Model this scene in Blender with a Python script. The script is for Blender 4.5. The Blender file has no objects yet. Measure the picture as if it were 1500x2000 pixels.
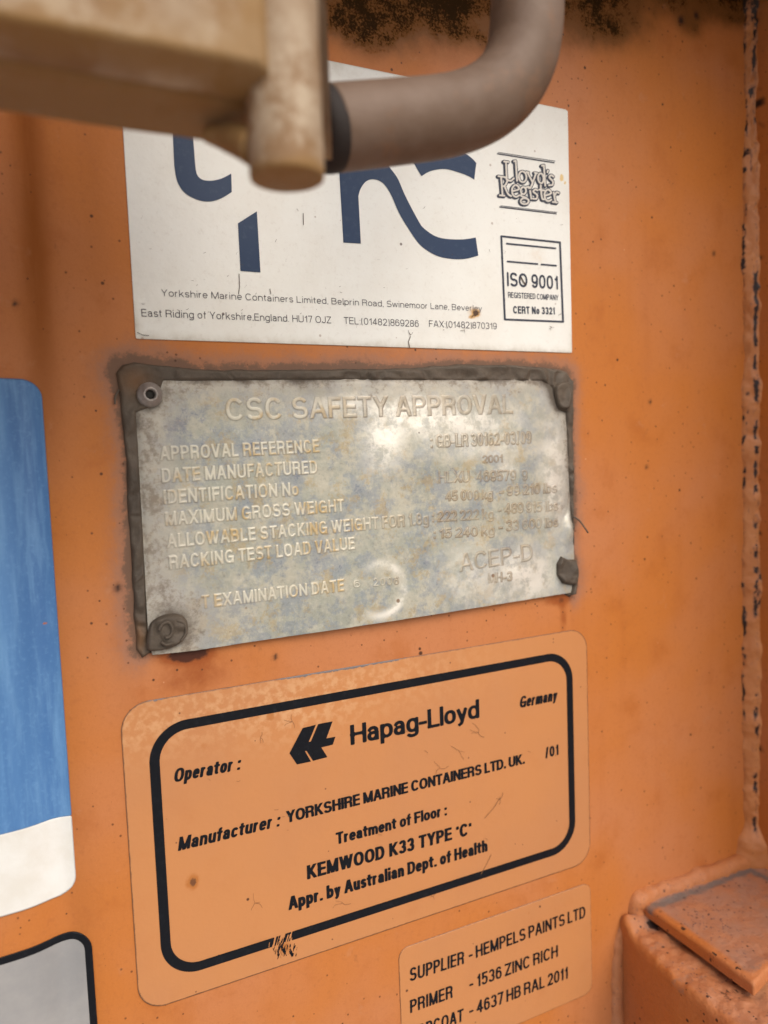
import bpy, math, random
import numpy as np
from mathutils import Vector, Matrix

# ------------------------------------------------------------------ camera
S = bpy.context.scene
D = 0.289                      # camera to panel, metres
ZC = 1.45                      # camera height
F = 1450.0
R = np.array([[0.9029399, 0.03692915, -0.42817727],
              [-0.06521868, 0.99653679, -0.05158445],
              [0.42478943, 0.07450282, 0.9022213]])   # panel frame (right, down, in) -> camera (right, down, forward)
cam = bpy.data.cameras.new('camera')
cam.sensor_fit = 'HORIZONTAL'; cam.sensor_width = 36.0; cam.lens = F / 1500 * 36
cam.clip_start = 0.01; cam.clip_end = 200
cam.dof.use_dof = True; cam.dof.focus_distance = 0.305; cam.dof.aperture_fstop = 9.2; cam.dof.aperture_blades = 0
co = bpy.data.objects.new('camera', cam); S.collection.objects.link(co)
def w2(v): return Vector((v[0], v[2], -v[1]))          # panel frame -> world axes
r_, d_, f_ = (w2(R[i]) for i in range(3))
M = Matrix.Identity(4)
for i in range(3):
    M[i][0] = r_[i]; M[i][1] = -d_[i]; M[i][2] = -f_[i]
M[0][3], M[1][3], M[2][3] = 0, -D, ZC
co.matrix_world = M
S.camera = co

# ------------------------------------------------------------------ light
SUN_EL, SUN_AZ = math.radians(44), math.radians(168)    # azimuth clockwise from +Y
wd = bpy.data.worlds.new('World'); S.world = wd; wd.use_nodes = True
wn = wd.node_tree.nodes; bg = wn['Background']
sky = wn.new('ShaderNodeTexSky'); sky.sky_type = 'NISHITA'; sky.sun_disc = False
sky.sun_elevation = SUN_EL; sky.sun_rotation = SUN_AZ
sky.air_density = 1.0; sky.dust_density = 4.0; sky.ozone_density = 0.6
wd.node_tree.links.new(sky.outputs[0], bg.inputs[0]); bg.inputs[1].default_value = 0.12
sl = bpy.data.lights.new('sun', 'SUN'); sl.energy = 1.2; sl.angle = math.radians(50); sl.color = (1.0, .985, .95)
so = bpy.data.objects.new('sun', sl); S.collection.objects.link(so); so.location = (0, -3, 5)
sd = Vector((math.sin(SUN_AZ) * math.cos(SUN_EL), math.cos(SUN_AZ) * math.cos(SUN_EL), math.sin(SUN_EL)))
so.rotation_euler = sd.to_track_quat('Z', 'Y').to_euler()
S.view_settings.view_transform = 'Standard'; S.view_settings.look = 'None'
S.view_settings.exposure = 0.40; S.view_settings.gamma = 1.0; S.view_settings.use_curve_mapping = False
try:
    S.cycles.use_denoising = True
    S.cycles.max_bounces = 8
except Exception: pass

# ------------------------------------------------------------------ geometry helpers
RT = R.T
def un(px, py):
    """photo pixel -> panel coordinates (x right, y down) in metres on the panel"""
    px = np.asarray(px, float); py = np.asarray(py, float)
    a = (px - 750) / F; b = (py - 1000) / F
    X = RT[0, 0] * a + RT[0, 1] * b + RT[0, 2]; Y = RT[1, 0] * a + RT[1, 1] * b + RT[1, 2]; Z = RT[2, 0] * a + RT[2, 1] * b + RT[2, 2]
    return X / Z * D, -Y / Z * D                          # second value: up, relative to the camera height
def un2(p): x, z = un(p[0], p[1]); return (float(x), float(z))
def at(px, py, s):
    """world point where the sight line of a photo pixel is s*D deep"""
    x, z = un(px, py)
    return Vector((float(x) * s, -D + s * D, ZC + float(z) * s))

def groove(x):
    """the shallow pressed bend of the panel left of the labels (how far it comes forward)"""
    g = -0.0030 * np.exp(-((x + 0.000) / 0.0075) ** 2)
    return g + 0.0012 / (1 + np.exp((x + 0.012) / 0.006))

def raw_mesh(name, V, polys):
    """V (n,3); polys: list of (m,k) int arrays"""
    me = bpy.data.meshes.new(name)
    V = np.asarray(V, np.float32)
    me.vertices.add(len(V)); me.vertices.foreach_set('co', V.ravel())
    loops = np.concatenate([p.ravel() for p in polys if len(p)]).astype(np.int32)
    tot = np.concatenate([np.full(len(p), p.shape[1]) for p in polys if len(p)]).astype(np.int32)
    st = np.concatenate([[0], np.cumsum(tot)[:-1]]).astype(np.int32)
    me.loops.add(len(loops)); me.loops.foreach_set('vertex_index', loops)
    me.polygons.add(len(tot)); me.polygons.foreach_set('loop_start', st); me.polygons.foreach_set('loop_total', tot)
    me.update(calc_edges=True); me.validate()
    return me
def attr(me, name, a):
    at_ = me.attributes.new(name, 'FLOAT', 'POINT'); at_.data.foreach_set('value', np.asarray(a, np.float32).ravel())
def smooth(me, on=True):
    me.polygons.foreach_set('use_smooth', np.full(len(me.polygons), on))

def link(name, me, mat, parent=None, origin=None, label=None, cat=None, group=None, kind=None):
    o = bpy.data.objects.new(name, me); S.collection.objects.link(o)
    if mat and me is not None and not me.materials: me.materials.append(mat)
    if parent is not None:
        o.parent = parent
        t = o
        off = Vector((0, 0, 0)); p = parent
        while p is not None: off += p.location; p = p.parent
        if me is not None: me.transform(Matrix.Translation(-off))
    elif origin is not None:
        if me is not None: me.transform(Matrix.Translation(-Vector(origin)))
        o.location = origin
    if label: o['label'] = label
    if cat: o['category'] = cat
    if group: o['group'] = group
    if kind: o['kind'] = kind
    return o

def grid_faces(nr, nc):
    i = np.arange((nr - 1) * (nc - 1)); r = i // (nc - 1); c = i % (nc - 1); a = r * nc + c
    return np.stack([a, a + 1, a + nc + 1, a + nc], 1)

def march(sd, merge=False):
    """filled marching squares: sd[row, col] < 0 is inside. returns fractional (col,row) points and polygons"""
    nr, nc = sd.shape; ins = sd < 0
    pts = []; gid = np.full((nr, nc), -1, int)
    rr, cc = np.nonzero(ins); gid[rr, cc] = np.arange(len(rr)); n = len(rr); pts.append(np.stack([cc, rr], 1).astype(float))
    hx = ins[:, :-1] != ins[:, 1:]; hid = np.full(hx.shape, -1, int); r, c = np.nonzero(hx)
    a, b = sd[r, c], sd[r, c + 1]; pts.append(np.stack([c + a / (a - b), r], 1)); hid[r, c] = n + np.arange(len(r)); n += len(r)
    vx = ins[:-1] != ins[1:]; vid = np.full(vx.shape, -1, int); r, c = np.nonzero(vx)
    a, b = sd[r, c], sd[r + 1, c]; pts.append(np.stack([c, r + a / (a - b)], 1)); vid[r, c] = n + np.arange(len(r)); n += len(r)
    case = ins[:-1, :-1] * 1 + ins[:-1, 1:] * 2 + ins[1:, 1:] * 4 + ins[1:, :-1] * 8
    def ref(k, r, c):
        return {'a': gid[r, c], 'b': gid[r, c + 1], 'c': gid[r + 1, c + 1], 'd': gid[r + 1, c],
                'B': hid[r, c], 'T': hid[r + 1, c], 'L': vid[r, c], 'R': vid[r, c + 1]}
    tab = {1: ['aBL'], 2: ['bRB'], 3: ['abRL'], 4: ['cTR'], 5: ['aBL', 'cTR'], 6: ['bcTB'], 7: ['abcTL'], 8: ['dLT'],
           9: ['aBTd'], 10: ['bRB', 'dLT'], 11: ['abRTd'], 12: ['cdLR'], 13: ['aBRcd'], 14: ['bcdLB']}
    out = []
    for k, ps in tab.items():
        r, c = np.nonzero(case == k)
        if not len(r): continue
        m = ref(k, r, c)
        for p in ps: out.append(np.stack([m[ch] for ch in p], 1))
    full = case == 15
    if not merge:
        r, c = np.nonzero(full)
        if len(r):
            m = ref(15, r, c); out.append(np.stack([m[ch] for ch in 'abcd'], 1))
    else:
        q = []
        f2 = np.zeros((full.shape[0], full.shape[1] + 2), bool); f2[:, 1:-1] = full
        st = f2[:, 1:] & ~f2[:, :-1]; en = ~f2[:, 1:] & f2[:, :-1]
        r, c0 = np.nonzero(st); r2, c1 = np.nonzero(en)
        if len(r): q = np.stack([gid[r, c0], gid[r, c1], gid[r + 1, c1], gid[r + 1, c0]], 1); out.append(q)
    return np.concatenate(pts), out

def bilin(A, c, r):
    r0 = np.clip(r.astype(int), 0, A.shape[0] - 2); c0 = np.clip(c.astype(int), 0, A.shape[1] - 2); fr = r - r0; fc = c - c0
    return (A[r0, c0] * (1 - fr) * (1 - fc) + A[r0, c0 + 1] * (1 - fr) * fc + A[r0 + 1, c0] * fr * (1 - fc) + A[r0 + 1, c0 + 1] * fr * fc)

def seg_sdf(X, Y, p, q, hw, f0, f1):
    dx, dy = q[0] - p[0], q[1] - p[1]; L = math.hypot(dx, dy) + 1e-12; dx /= L; dy /= L
    t = (X - p[0]) * dx + (Y - p[1]) * dy; n = np.abs((X - p[0]) * dy - (Y - p[1]) * dx)
    d = n - hw
    lo = t < 0; hi = t > L
    d = np.where(lo, np.maximum(n - hw, -t) if f0 else np.hypot(n, t) - hw, d)
    return np.where(hi, np.maximum(n - hw, t - L) if f1 else np.hypot(n, t - L) - hw, d)
def poly_stroke(X, Y, pts, hw, caps='ss', closed=False):
    d = np.full(X.shape, 1e3); n = len(pts)
    pts = [tuple(p) for p in pts]
    if closed: pts = pts + [pts[0]]
    for i in range(len(pts) - 1):
        p, q = pts[i], pts[i + 1]; L = math.hypot(q[0] - p[0], q[1] - p[1]) + 1e-12
        ux, uy = (q[0] - p[0]) / L, (q[1] - p[1]) / L
        f0 = (i == 0) and not closed; f1 = (i == len(pts) - 2) and not closed
        if f0 and caps[0] == 's': p = (p[0] - ux * hw, p[1] - uy * hw)
        if f1 and caps[1] == 's': q = (q[0] + ux * hw, q[1] + uy * hw)
        f0 = f0 and caps[0] != 'r'; f1 = f1 and caps[1] != 'r'
        d = np.minimum(d, seg_sdf(X, Y, p, q, hw, f0, f1))
    return d
def poly_sdf(X, Y, pts):
    d = np.full(X.shape, 1e9); s = np.ones(X.shape); n = len(pts)
    for i in range(n):
        ax, ay = pts[i]; bx, by = pts[i - 1]
        ex, ey = bx - ax, by - ay; wx, wy = X - ax, Y - ay
        t = np.clip((wx * ex + wy * ey) / (ex * ex + ey * ey + 1e-18), 0, 1)
        d = np.minimum(d, (wx - ex * t) ** 2 + (wy - ey * t) ** 2)
        c1 = Y >= ay; c2 = Y < by; c3 = ex * wy > ey * wx
        s = np.where((c1 & c2 & c3) | (~c1 & ~c2 & ~c3), -s, s)
    return s * np.sqrt(d)
def rbox(X, Y, x0, x1, y0, y1, r):
    qx = np.abs(X - (x0 + x1) / 2) - (x1 - x0) / 2 + r; qy = np.abs(Y - (y0 + y1) / 2) - (y1 - y0) / 2 + r
    return np.hypot(np.maximum(qx, 0), np.maximum(qy, 0)) + np.minimum(np.maximum(qx, qy), 0) - r
def catmull(pts, n=8, closed=False):
    P = [np.array(p, float) for p in pts]; out = []
    N = len(P); rng = range(N if closed else N - 1)
    for i in rng:
        g = (lambda k: P[k % N]) if closed else (lambda k: P[min(max(k, 0), N - 1)])
        a, b, c, d = g(i - 1), g(i), g(i + 1), g(i + 2)
        for k in range(n):
            t = k / n
            out.append(.5 * (2 * b + (c - a) * t + (2 * a - 5 * b + 4 * c - d) * t * t + (3 * b - a - 3 * c + d) * t ** 3))
    if not closed: out.append(P[-1])
    return [tuple(o) for o in out]

_rs = np.random.RandomState(7)
_T = _rs.rand(256, 256)
def vnoise(x, y):
    xi = np.floor(x).astype(int); yi = np.floor(y).astype(int); fx = x - xi; fy = y - yi
    fx = fx * fx * (3 - 2 * fx); fy = fy * fy * (3 - 2 * fy)
    g = lambda a, b: _T[a % 256, b % 256]
    return (g(xi, yi) * (1 - fx) + g(xi + 1, yi) * fx) * (1 - fy) + (g(xi, yi + 1) * (1 - fx) + g(xi + 1, yi + 1) * fx) * fy
def fbm(x, y, o=4):
    s = 0; a = 1; n = 0
    for k in range(o):
        s = s + a * vnoise(x * 2 ** k + 17.3 * k, y * 2 ** k + 5.1 * k); n += a; a *= .5
    return s / n
def sst(e0, e1, x):
    t = np.clip((x - e0) / (e1 - e0), 0, 1); return t * t * (3 - 2 * t)

def flat(name, sdf, x0, x1, z0, z1, res, h, mat, parent=None, attrs=None, skirt=0.0, merge=False, conform=False, **kw):
    """sheet lying h in front of the panel; sdf(X, Z) in panel metres"""
    nc = int((x1 - x0) / res) + 2; nr = int((z1 - z0) / res) + 2
    X, Z = np.meshgrid(x0 + np.arange(nc) * res, z0 + np.arange(nr) * res)
    sd = sdf(X, Z)
    P, polys = march(sd, merge)
    px = x0 + P[:, 0] * res; pz = z0 + P[:, 1] * res
    hh = h + (groove(px) if conform else 0)
    V = np.stack([px, -hh * np.ones(len(px)), ZC + pz], 1)
    nv = len(V)
    if skirt:
        E = np.concatenate([np.stack([p, np.roll(p, -1, 1)], 2).reshape(-1, 2) for p in polys])
        key = E[:, 0].astype(np.int64) * nv + E[:, 1]; rev = E[:, 1].astype(np.int64) * nv + E[:, 0]
        b = E[~np.isin(key, rev)]
        V2 = V.copy(); V2[:, 1] += skirt
        V = np.concatenate([V, V2]); polys = polys + [np.stack([b[:, 1], b[:, 0], b[:, 0] + nv, b[:, 1] + nv], 1)]
        pxx = np.concatenate([px, px]); pzz = np.concatenate([pz, pz])
    else: pxx, pzz = px, pz
    me = raw_mesh(name, V, polys)
    if attrs:
        for k, fn in attrs.items(): attr(me, k, fn(pxx, pzz))
    return link(name, me, mat, parent, **kw)

# ------------------------------------------------------------------ lettering: stroke skeletons of a plain grotesque
def E(cx, cy, rx, ry, a0, a1, p=2.35, n=None):
    n = n or max(4, int(abs(a1 - a0) / 11)); o = []
    for i in range(n + 1):
        a = math.radians(a0 + (a1 - a0) * i / n); c, s = math.cos(a), math.sin(a)
        o.append((cx + rx * math.copysign(abs(c) ** (2 / p), c), cy + ry * math.copysign(abs(s) ** (2 / p), s)))
    return o
G = {}
def g(ch, w, *st, clip=(0, 1), low=False): G[ch] = (w, st, clip, low)
st_ = lambda *p: (list(p), 'ss')
di = lambda *p: (list(p), 'bb')
S_ = E(.5, .745, .46, .255, 22, 270) + E(.5, .25, .5, .25, 90, -158)[1:]
g('A', .70, di((-.07, -.15), (.5, 1.15)), di((.5, 1.15), (1.07, -.15)), di((.18, .3), (.82, .3)))
g('B', .66, st_((0, 0), (0, 1)), (([(0, 1)] + E(.48, .765, .44, .235, 90, -90) + [(0, .53)]), 'ss'), (([(0, .53)] + E(.5, .265, .5, .265, 90, -90) + [(0, 0)]), 'ss'))
g('C', .70, (E(.5, .5, .5, .5, 35, 325), 'bb'))
g('D', .68, st_((0, 0), (0, 1)), (([(0, 1)] + E(.38, .5, .62, .5, 90, -90) + [(0, 0)]), 'ss'))
g('E', .58, st_((0, 0), (0, 1)), st_((0, 0), (1, 0)), st_((0, .52), (.92, .52)), st_((0, 1), (.97, 1)))
g('F', .55, st_((0, 0), (0, 1)), st_((0, .5), (.88, .5)), st_((0, 1), (1, 1)))
g('G', .73, (E(.5, .5, .5, .5, 38, 335), 'bb'), st_((1, 0), (1, .44)), st_((.6, .44), (1, .44)))
g('H', .68, st_((0, 0), (0, 1)), st_((1, 0), (1, 1)), st_((0, .52), (1, .52)))
g('I', .14, st_((.5, 0), (.5, 1)))
g('J', .52, ([(1, 1), (1, .3)] + E(.5, .3, .5, .3, 0, -170)[1:], 'sb'))
g('K', .68, st_((0, 0), (0, 1)), di((-.05, .28), (1.02, 1.15)), di((.3, .58), (1.08, -.15)))
g('L', .54, st_((0, 0), (0, 1)), st_((0, 0), (1, 0)))
g('M', .82, st_((0, 0), (0, 1)), st_((1, 0), (1, 1)), di((0, 1.1), (.5, -.08)), di((1, 1.1), (.5, -.08)))
g('N', .69, st_((0, 0), (0, 1)), st_((1, 0), (1, 1)), di((-.02, 1.08), (1.02, -.08)))
g('O', .74, (E(.5, .5, .5, .5, 0, 348, n=32), 'closed'))
g('P', .63, st_((0, 0), (0, 1)), (([(0, 1)] + E(.5, .735, .5, .265, 90, -90) + [(0, .47)]), 'ss'))
g('R', .68, st_((0, 0), (0, 1)), (([(0, 1)] + E(.5, .745, .48, .255, 90, -90) + [(0, .49)]), 'ss'), (([(.5, .49)] + E(.6, .25, .34, .24, 90, 10) + [(.98, -.15)]), 'bb'))
g('S', .66, (S_, 'bb'))
g('T', .60, st_((.5, 0), (.5, 1)), st_((0, 1), (1, 1)))
g('U', .68, ([(0, 1), (0, .3)] + E(.5, .3, .5, .3, 180, 360)[1:] + [(1, 1)], 'ss'))
g('V', .68, di((-.06, 1.15), (.5, -.15)), di((1.06, 1.15), (.5, -.15)))
g('W', .98, di((-.03, 1.15), (.25, -.12)), di((.25, -.12), (.5, 1.12)), di((.5, 1.12), (.75, -.12)), di((.75, -.12), (1.03, 1.15)))
g('X', .68, di((-.08, 1.12), (1.08, -.12)), di((-.08, -.12), (1.08, 1.12)))
g('Y', .67, di((-.08, 1.15), (.5, .42)), di((1.08, 1.15), (.5, .42)), st_((.5, 0), (.5, .45)))
g('Z', .62, st_((0, 1), (1, 1)), di((1, 1), (0, 0)), st_((0, 0), (1, 0)))
g('0', .58, (E(.5, .5, .5, .5, 0, 348, n=32), 'closed'))
g('1', .36, st_((.9, 0), (.9, 1)), di((.9, .92), (.0, .72)))
g('2', .57, (E(.5, .70, .48, .30, 172, -28) + [(0, 0)], 'bb'), st_((0, 0), (1, 0)))
g('3', .57, (E(.48, .745, .46, .255, 160, -90), 'bb'), (E(.48, .25, .52, .25, 90, -160), 'bb'))
g('4', .60, st_((.74, 0), (.74, 1)), di((.74, 1), (0, .28)), st_((0, .26), (1, .26)))
g('5', .57, st_((.14, 1), (.92, 1)), di((.14, 1.0), (.06, .44)), (E(.48, .32, .52, .32, 140, -155), 'bb'))
g('6', .57, (E(.5, .32, .5, .32, 0, 345, n=26), 'closed'), (E(.5, .55, .5, .45, 35, 180) + [(0, .3)], 'bb'))
g('7', .54, st_((0, 1), (1, 1)), di((1, 1), (.3, -.15)))
g('8', .57, (E(.5, .76, .44, .24, 0, 345, n=24), 'closed'), (E(.5, .27, .5, .27, 0, 345, n=24), 'closed'))
g('9', .57, (E(.5, .68, .5, .32, 0, 345, n=26), 'closed'), (E(.5, .45, .5, .45, 0, -145), 'bb'), st_((1, .4), (1, .7)))
o_ = E(.5, .5, .5, .5, 0, 348, n=28)
g('a', .53, (E(.45, .62, .45, .38, 160, 0) + [(.92, 0)], 'bs'), ([(.9, .58), (.45, .56)] + E(.42, .28, .42, .28, 90, 270) + [(.65, .02), (.9, .28)], 'bb'), low=True)
g('b', .56, st_((0, 0), (0, 2)), (o_, 'closed'), low=True)
g('c', .52, (E(.5, .5, .5, .5, 38, 322), 'bb'), low=True)
g('d', .56, st_((1, 0), (1, 2)), (o_, 'closed'), low=True)
g('e', .54, ([(0, .5), (1, .5)] + E(.5, .5, .5, .5, 4, 320), 'bb'), low=True)
g('f', .33, ([(.45, 0), (.45, 1.6)] + E(.95, 1.6, .5, .4, 180, 100)[1:], 'sb'), st_((.05, 1), (.95, 1)), low=True)
g('g', .56, (o_, 'closed'), ([(1, 1), (1, -.4)] + E(.5, -.4, .5, .6, 0, -160)[1:], 'sb'), low=True)
g('h', .54, st_((0, 0), (0, 2)), (E(.5, .55, .5, .45, 180, 0) + [(1, 0)], 'bs'), low=True)
g('i', .13, st_((.5, 0), (.5, 1)), st_((.5, 1.98), (.5, 2)), low=True)
g('k', .52, st_((0, 0), (0, 2)), di((0, .35), (.95, 1.1)), di((.35, .65), (1.05, -.12)), clip=(0, 9), low=True)
g('l', .13, st_((.5, 0), (.5, 2)), low=True)
g('m', .82, st_((0, 0), (0, 1)), (E(.25, .55, .25, .45, 180, 0) + [(.5, 0)], 'bs'), (E(.75, .55, .25, .45, 180, 0) + [(1, 0)], 'bs'), low=True)
g('n', .54, st_((0, 0), (0, 1)), (E(.5, .55, .5, .45, 180, 0) + [(1, 0)], 'bs'), low=True)
g('o', .56, (o_, 'closed'), low=True)
g('p', .56, st_((0, -1), (0, 1)), (o_, 'closed'), low=True)
g('r', .32, st_((0, 0), (0, 1)), (E(.95, .45, .95, .53, 180, 90), 'bb'), low=True)
g('s', .49, (S_, 'bb'), low=True)
g('t', .31, ([(.4, 1.7), (.4, .3)] + E(1.0, .3, .6, .3, 180, 260)[1:], 'sb'), st_((.0, 1), (.95, 1)), low=True)
g('u', .54, st_((1, 0), (1, 1)), ([(0, 1)] + E(.5, .45, .5, .45, 180, 360), 'sb'), low=True)
g('v', .52, di((-.05, 1.15), (.5, -.12)), di((1.05, 1.15), (.5, -.12)), clip=(0, 'x'), low=True)
g('w', .76, di((-.03, 1.15), (.25, -.12)), di((.25, -.12), (.5, 1.12)), di((.5, 1.12), (.75, -.12)), di((.75, -.12), (1.03, 1.15)), clip=(0, 'x'), low=True)
g('y', .52, di((-.05, 1.15), (.5, 0)), di((1.05, 1.15), (.42, -.65), (.0, -1)), clip=(-9, 'x'), low=True)
g('.', .12, st_((.5, 0), (.5, .01))); g(',', .12, st_((.5, 0), (.5, .01)), di((.5, 0), (.2, -.16)), clip=(-.2, 1))
g(':', .12, st_((.5, 0), (.5, .01)), st_((.5, .62), (.5, .63))); g('-', .36, st_((0, .34), (1, .34)))
g('/', .34, di((0, -.12), (1, 1.12)), clip=(-.1, 1.1)); g("'", .12, di((.5, 1.0), (.3, .72))); g('`', .12, di((.3, 1.0), (.5, .72)))
g('(', .22, (E(1, .42, 1, .66, 120, 240), 'bb'), clip=(-.25, 1.1)); g(')', .22, (E(0, .42, 1, .66, 60, -60), 'bb'), clip=(-.25, 1.1))
XH = .73; DESC = -.26

MINW = {'r': 1.75, 'f': 1.75, 't': 1.75, '1': 1.6, '-': 1.7, '/': 1.8, '(': 1.5, ')': 1.5}
def gw(ch, wf, w): return max(G[ch][0] * wf, w * MINW.get(ch, 1.0))
def glyph_sdf(ch, X, Y, wf, w, K=1.0):
    """cap height 1, glyph box starts at x=0"""
    W, st, clip, low = G[ch]
    Wd = gw(ch, wf, w); hw = w / 2; Y = Y * K; XH_, DE_ = XH * K, DESC * K
    mx = lambda x: hw + x * (Wd - w)
    if low:
        def my(y):
            if y <= 0: return hw + (-y) * DE_ if y >= -1 else hw - DE_ * y
            if y <= 1: return hw + y * (XH_ - w)
            return XH_ - hw + (y - 1) * (K - XH_)
    else: my = lambda y: hw + y * (K - w)
    d = np.full(X.shape, 1e3)
    for pts, cap in st:
        q = [(mx(a), my(b)) for a, b in pts]
        d = np.minimum(d, poly_stroke(X, Y, q, hw, 'rr' if cap == 'closed' else cap, closed=cap == 'closed'))
    lo, hi = clip
    if low and clip == (0, 1): lo, hi = -9, 9
    if hi == 'x': hi = XH
    return np.maximum(d, np.maximum(lo * K - Y, Y - hi * K))

def layout(text, width, h, w, sp=.1, space=.3):
    """find the width factor that makes the line fill `width`; returns [(char, x0)] in units of h"""
    tgt = width / h
    fixed = 0; var = 0
    def total(wf):
        x = 0; out = []
        for ch in text:
            if ch == ' ': x += space * wf; continue
            out.append((ch, x)); x += gw(ch, wf, w) + sp * wf
        return x - sp * wf, out
    lo, hi = .1, 4
    for _ in range(50):
        m = (lo + hi) / 2
        if total(m)[0] < tgt: lo = m
        else: hi = m
    return lo, total(lo)[1]

def frame_of(bl, br, tl, h=None):
    a = np.array(un2(bl)); b = np.array(un2(br)); t = np.array(un2(tl))
    e = b - a; L = np.linalg.norm(e); e /= L; n = np.array([-e[1], e[0]])
    hh = float((t - a) @ n) if h is None else h
    return a, e, n, L, hh

def text_part(name, text, bl, br, tl, w, mat, parent, h=.0006, shear=0., sp=.1, space=.3, wear=None, K=1.0, **kw):
    """printed line of lettering; baseline ends and cap top are read off the photo and brought to the panel"""
    a, e, n, L, H = frame_of(bl, br, tl)
    wf, lay = layout(text, L - shear * 0, H, w, sp, space)
    res = 1 / 20
    Vs = []; Ps = []; base = 0
    for ch, x0 in lay:
        Wd = gw(ch, wf, w)
        xs = np.arange(-.14, Wd + .14 + res, res); ys = np.arange(-.36, 1.12, res)
        X, Y = np.meshgrid(xs, ys)
        sd = glyph_sdf(ch, X, Y, wf, w, K)
        if wear is not None: sd = np.maximum(sd, wear(a[0] + e[0] * (X + x0) * H, a[1] + (e[1] * (X + x0) + Y) * H) / H)
        P, polys = march(sd, True)
        if not len(P): continue
        gx = x0 + xs[0] + P[:, 0] * res; gy = ys[0] + P[:, 1] * res
        gx = gx + shear * gy
        wx = a[0] + (e[0] * gx + n[0] * gy) * H; wz = a[1] + (e[1] * gx + n[1] * gy) * H
        Vs.append(np.stack([wx, np.full(len(wx), -h), ZC + wz], 1))
        Ps += [p + base for p in polys]; base += len(P)
    byk = {}
    for p in Ps: byk.setdefault(p.shape[1], []).append(p)
    me = raw_mesh(name, np.concatenate(Vs), [np.concatenate(v) for v in byk.values()])
    return link(name, me, mat, parent, **kw)

# ------------------------------------------------------------------ material helper
class NT:
    def __init__(s, name):
        s.m = bpy.data.materials.new(name); s.m.use_nodes = True; s.t = s.m.node_tree; s.n = s.t.nodes
        s.b = s.n['Principled BSDF']; s.tc = s.n.new('ShaderNodeTexCoord').outputs['Object']
    def put(s, sock, v):
        if hasattr(v, 'links') or isinstance(v, bpy.types.NodeSocket): s.t.links.new(v, sock)
        elif isinstance(v, (tuple, list)) and len(v) == 3 and sock.type == 'RGBA': sock.default_value = (*v, 1)
        else: sock.default_value = v
    def math(s, op, a, b=0., c=0., clamp=False):
        n = s.n.new('ShaderNodeMath'); n.operation = op; n.use_clamp = clamp
        s.put(n.inputs[0], a); s.put(n.inputs[1], b)
        if op in ('MULTIPLY_ADD', 'SMOOTH_MIN', 'COMPARE'): s.put(n.inputs[2], c)
        return n.outputs[0]
    def attr(s, name):
        n = s.n.new('ShaderNodeAttribute'); n.attribute_name = name; return n.outputs['Fac']
    def map(s, scale=(1, 1, 1), rot=(0, 0, 0), loc=(0, 0, 0)):
        n = s.n.new('ShaderNodeMapping'); s.t.links.new(s.tc, n.inputs[0]); n.inputs['Scale'].default_value = scale
        n.inputs['Rotation'].default_value = rot; n.inputs['Location'].default_value = loc; return n.outputs[0]
    def noise(s, scale, detail=4, rough=.55, vec=None, dist=0.):
        n = s.n.new('ShaderNodeTexNoise'); s.t.links.new(vec or s.tc, n.inputs['Vector'])
        n.inputs['Scale'].default_value = scale; n.inputs['Detail'].default_value = detail; n.inputs['Roughness'].default_value = rough
        n.inputs['Distortion'].default_value = dist
        return n.outputs['Fac']
    def ramp(s, f, lo, hi, a=0., b=1.):
        n = s.n.new('ShaderNodeMapRange'); n.interpolation_type = 'SMOOTHSTEP'; s.put(n.inputs['Value'], f)
        n.inputs['From Min'].default_value = lo; n.inputs['From Max'].default_value = hi
        n.inputs['To Min'].default_value = a; n.inputs['To Max'].default_value = b; return n.outputs['Result']
    def mix(s, f, a, b, mode='MIX'):
        n = s.n.new('ShaderNodeMix'); n.data_type = 'RGBA'; n.blend_type = mode
        s.put(n.inputs['Factor'], f); s.put(n.inputs['A'] if False else n.inputs[6], a); s.put(n.inputs[7], b); return n.outputs[2]
    def specks(s, scale, radius, keep, vec=None):
        """sparse round specks: keep = share of the cells that carry one"""
        v = s.n.new('ShaderNodeTexVoronoi'); s.t.links.new(vec or s.tc, v.inputs['Vector']); v.inputs['Scale'].default_value = scale
        sep = s.n.new('ShaderNodeSeparateColor'); s.t.links.new(v.outputs['Color'], sep.inputs[0])
        on = s.math('LESS_THAN', sep.outputs[0], keep)
        rr = s.math('MULTIPLY_ADD', sep.outputs[1], radius * .8, radius * .3)
        d = s.math('DIVIDE', v.outputs['Distance'], rr)
        return s.math('MULTIPLY', s.ramp(d, 1.0, .6), on)
    def bump(s, h, dist, strength=1., normal=None):
        n = s.n.new('ShaderNodeBump'); s.put(n.inputs['Height'], h); n.inputs['Distance'].default_value = dist; n.inputs['Strength'].default_value = strength
        if normal is not None: s.t.links.new(normal, n.inputs['Normal'])
        return n.outputs[0]
    def done(s, col, rough=.5, metal=0., normal=None, spec=.5):
        s.put(s.b.inputs['Base Color'], col); s.put(s.b.inputs['Roughness'], rough); s.put(s.b.inputs['Metallic'], metal)
        s.b.inputs['Specular IOR Level'].default_value = spec
        if normal is not None: s.t.links.new(normal, s.b.inputs['Normal'])
        return s.m

ORANGE = (.505, .166, .031); ORANGE2 = (.50, .192, .076); ORANGE3 = (.38, .105, .016)

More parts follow.
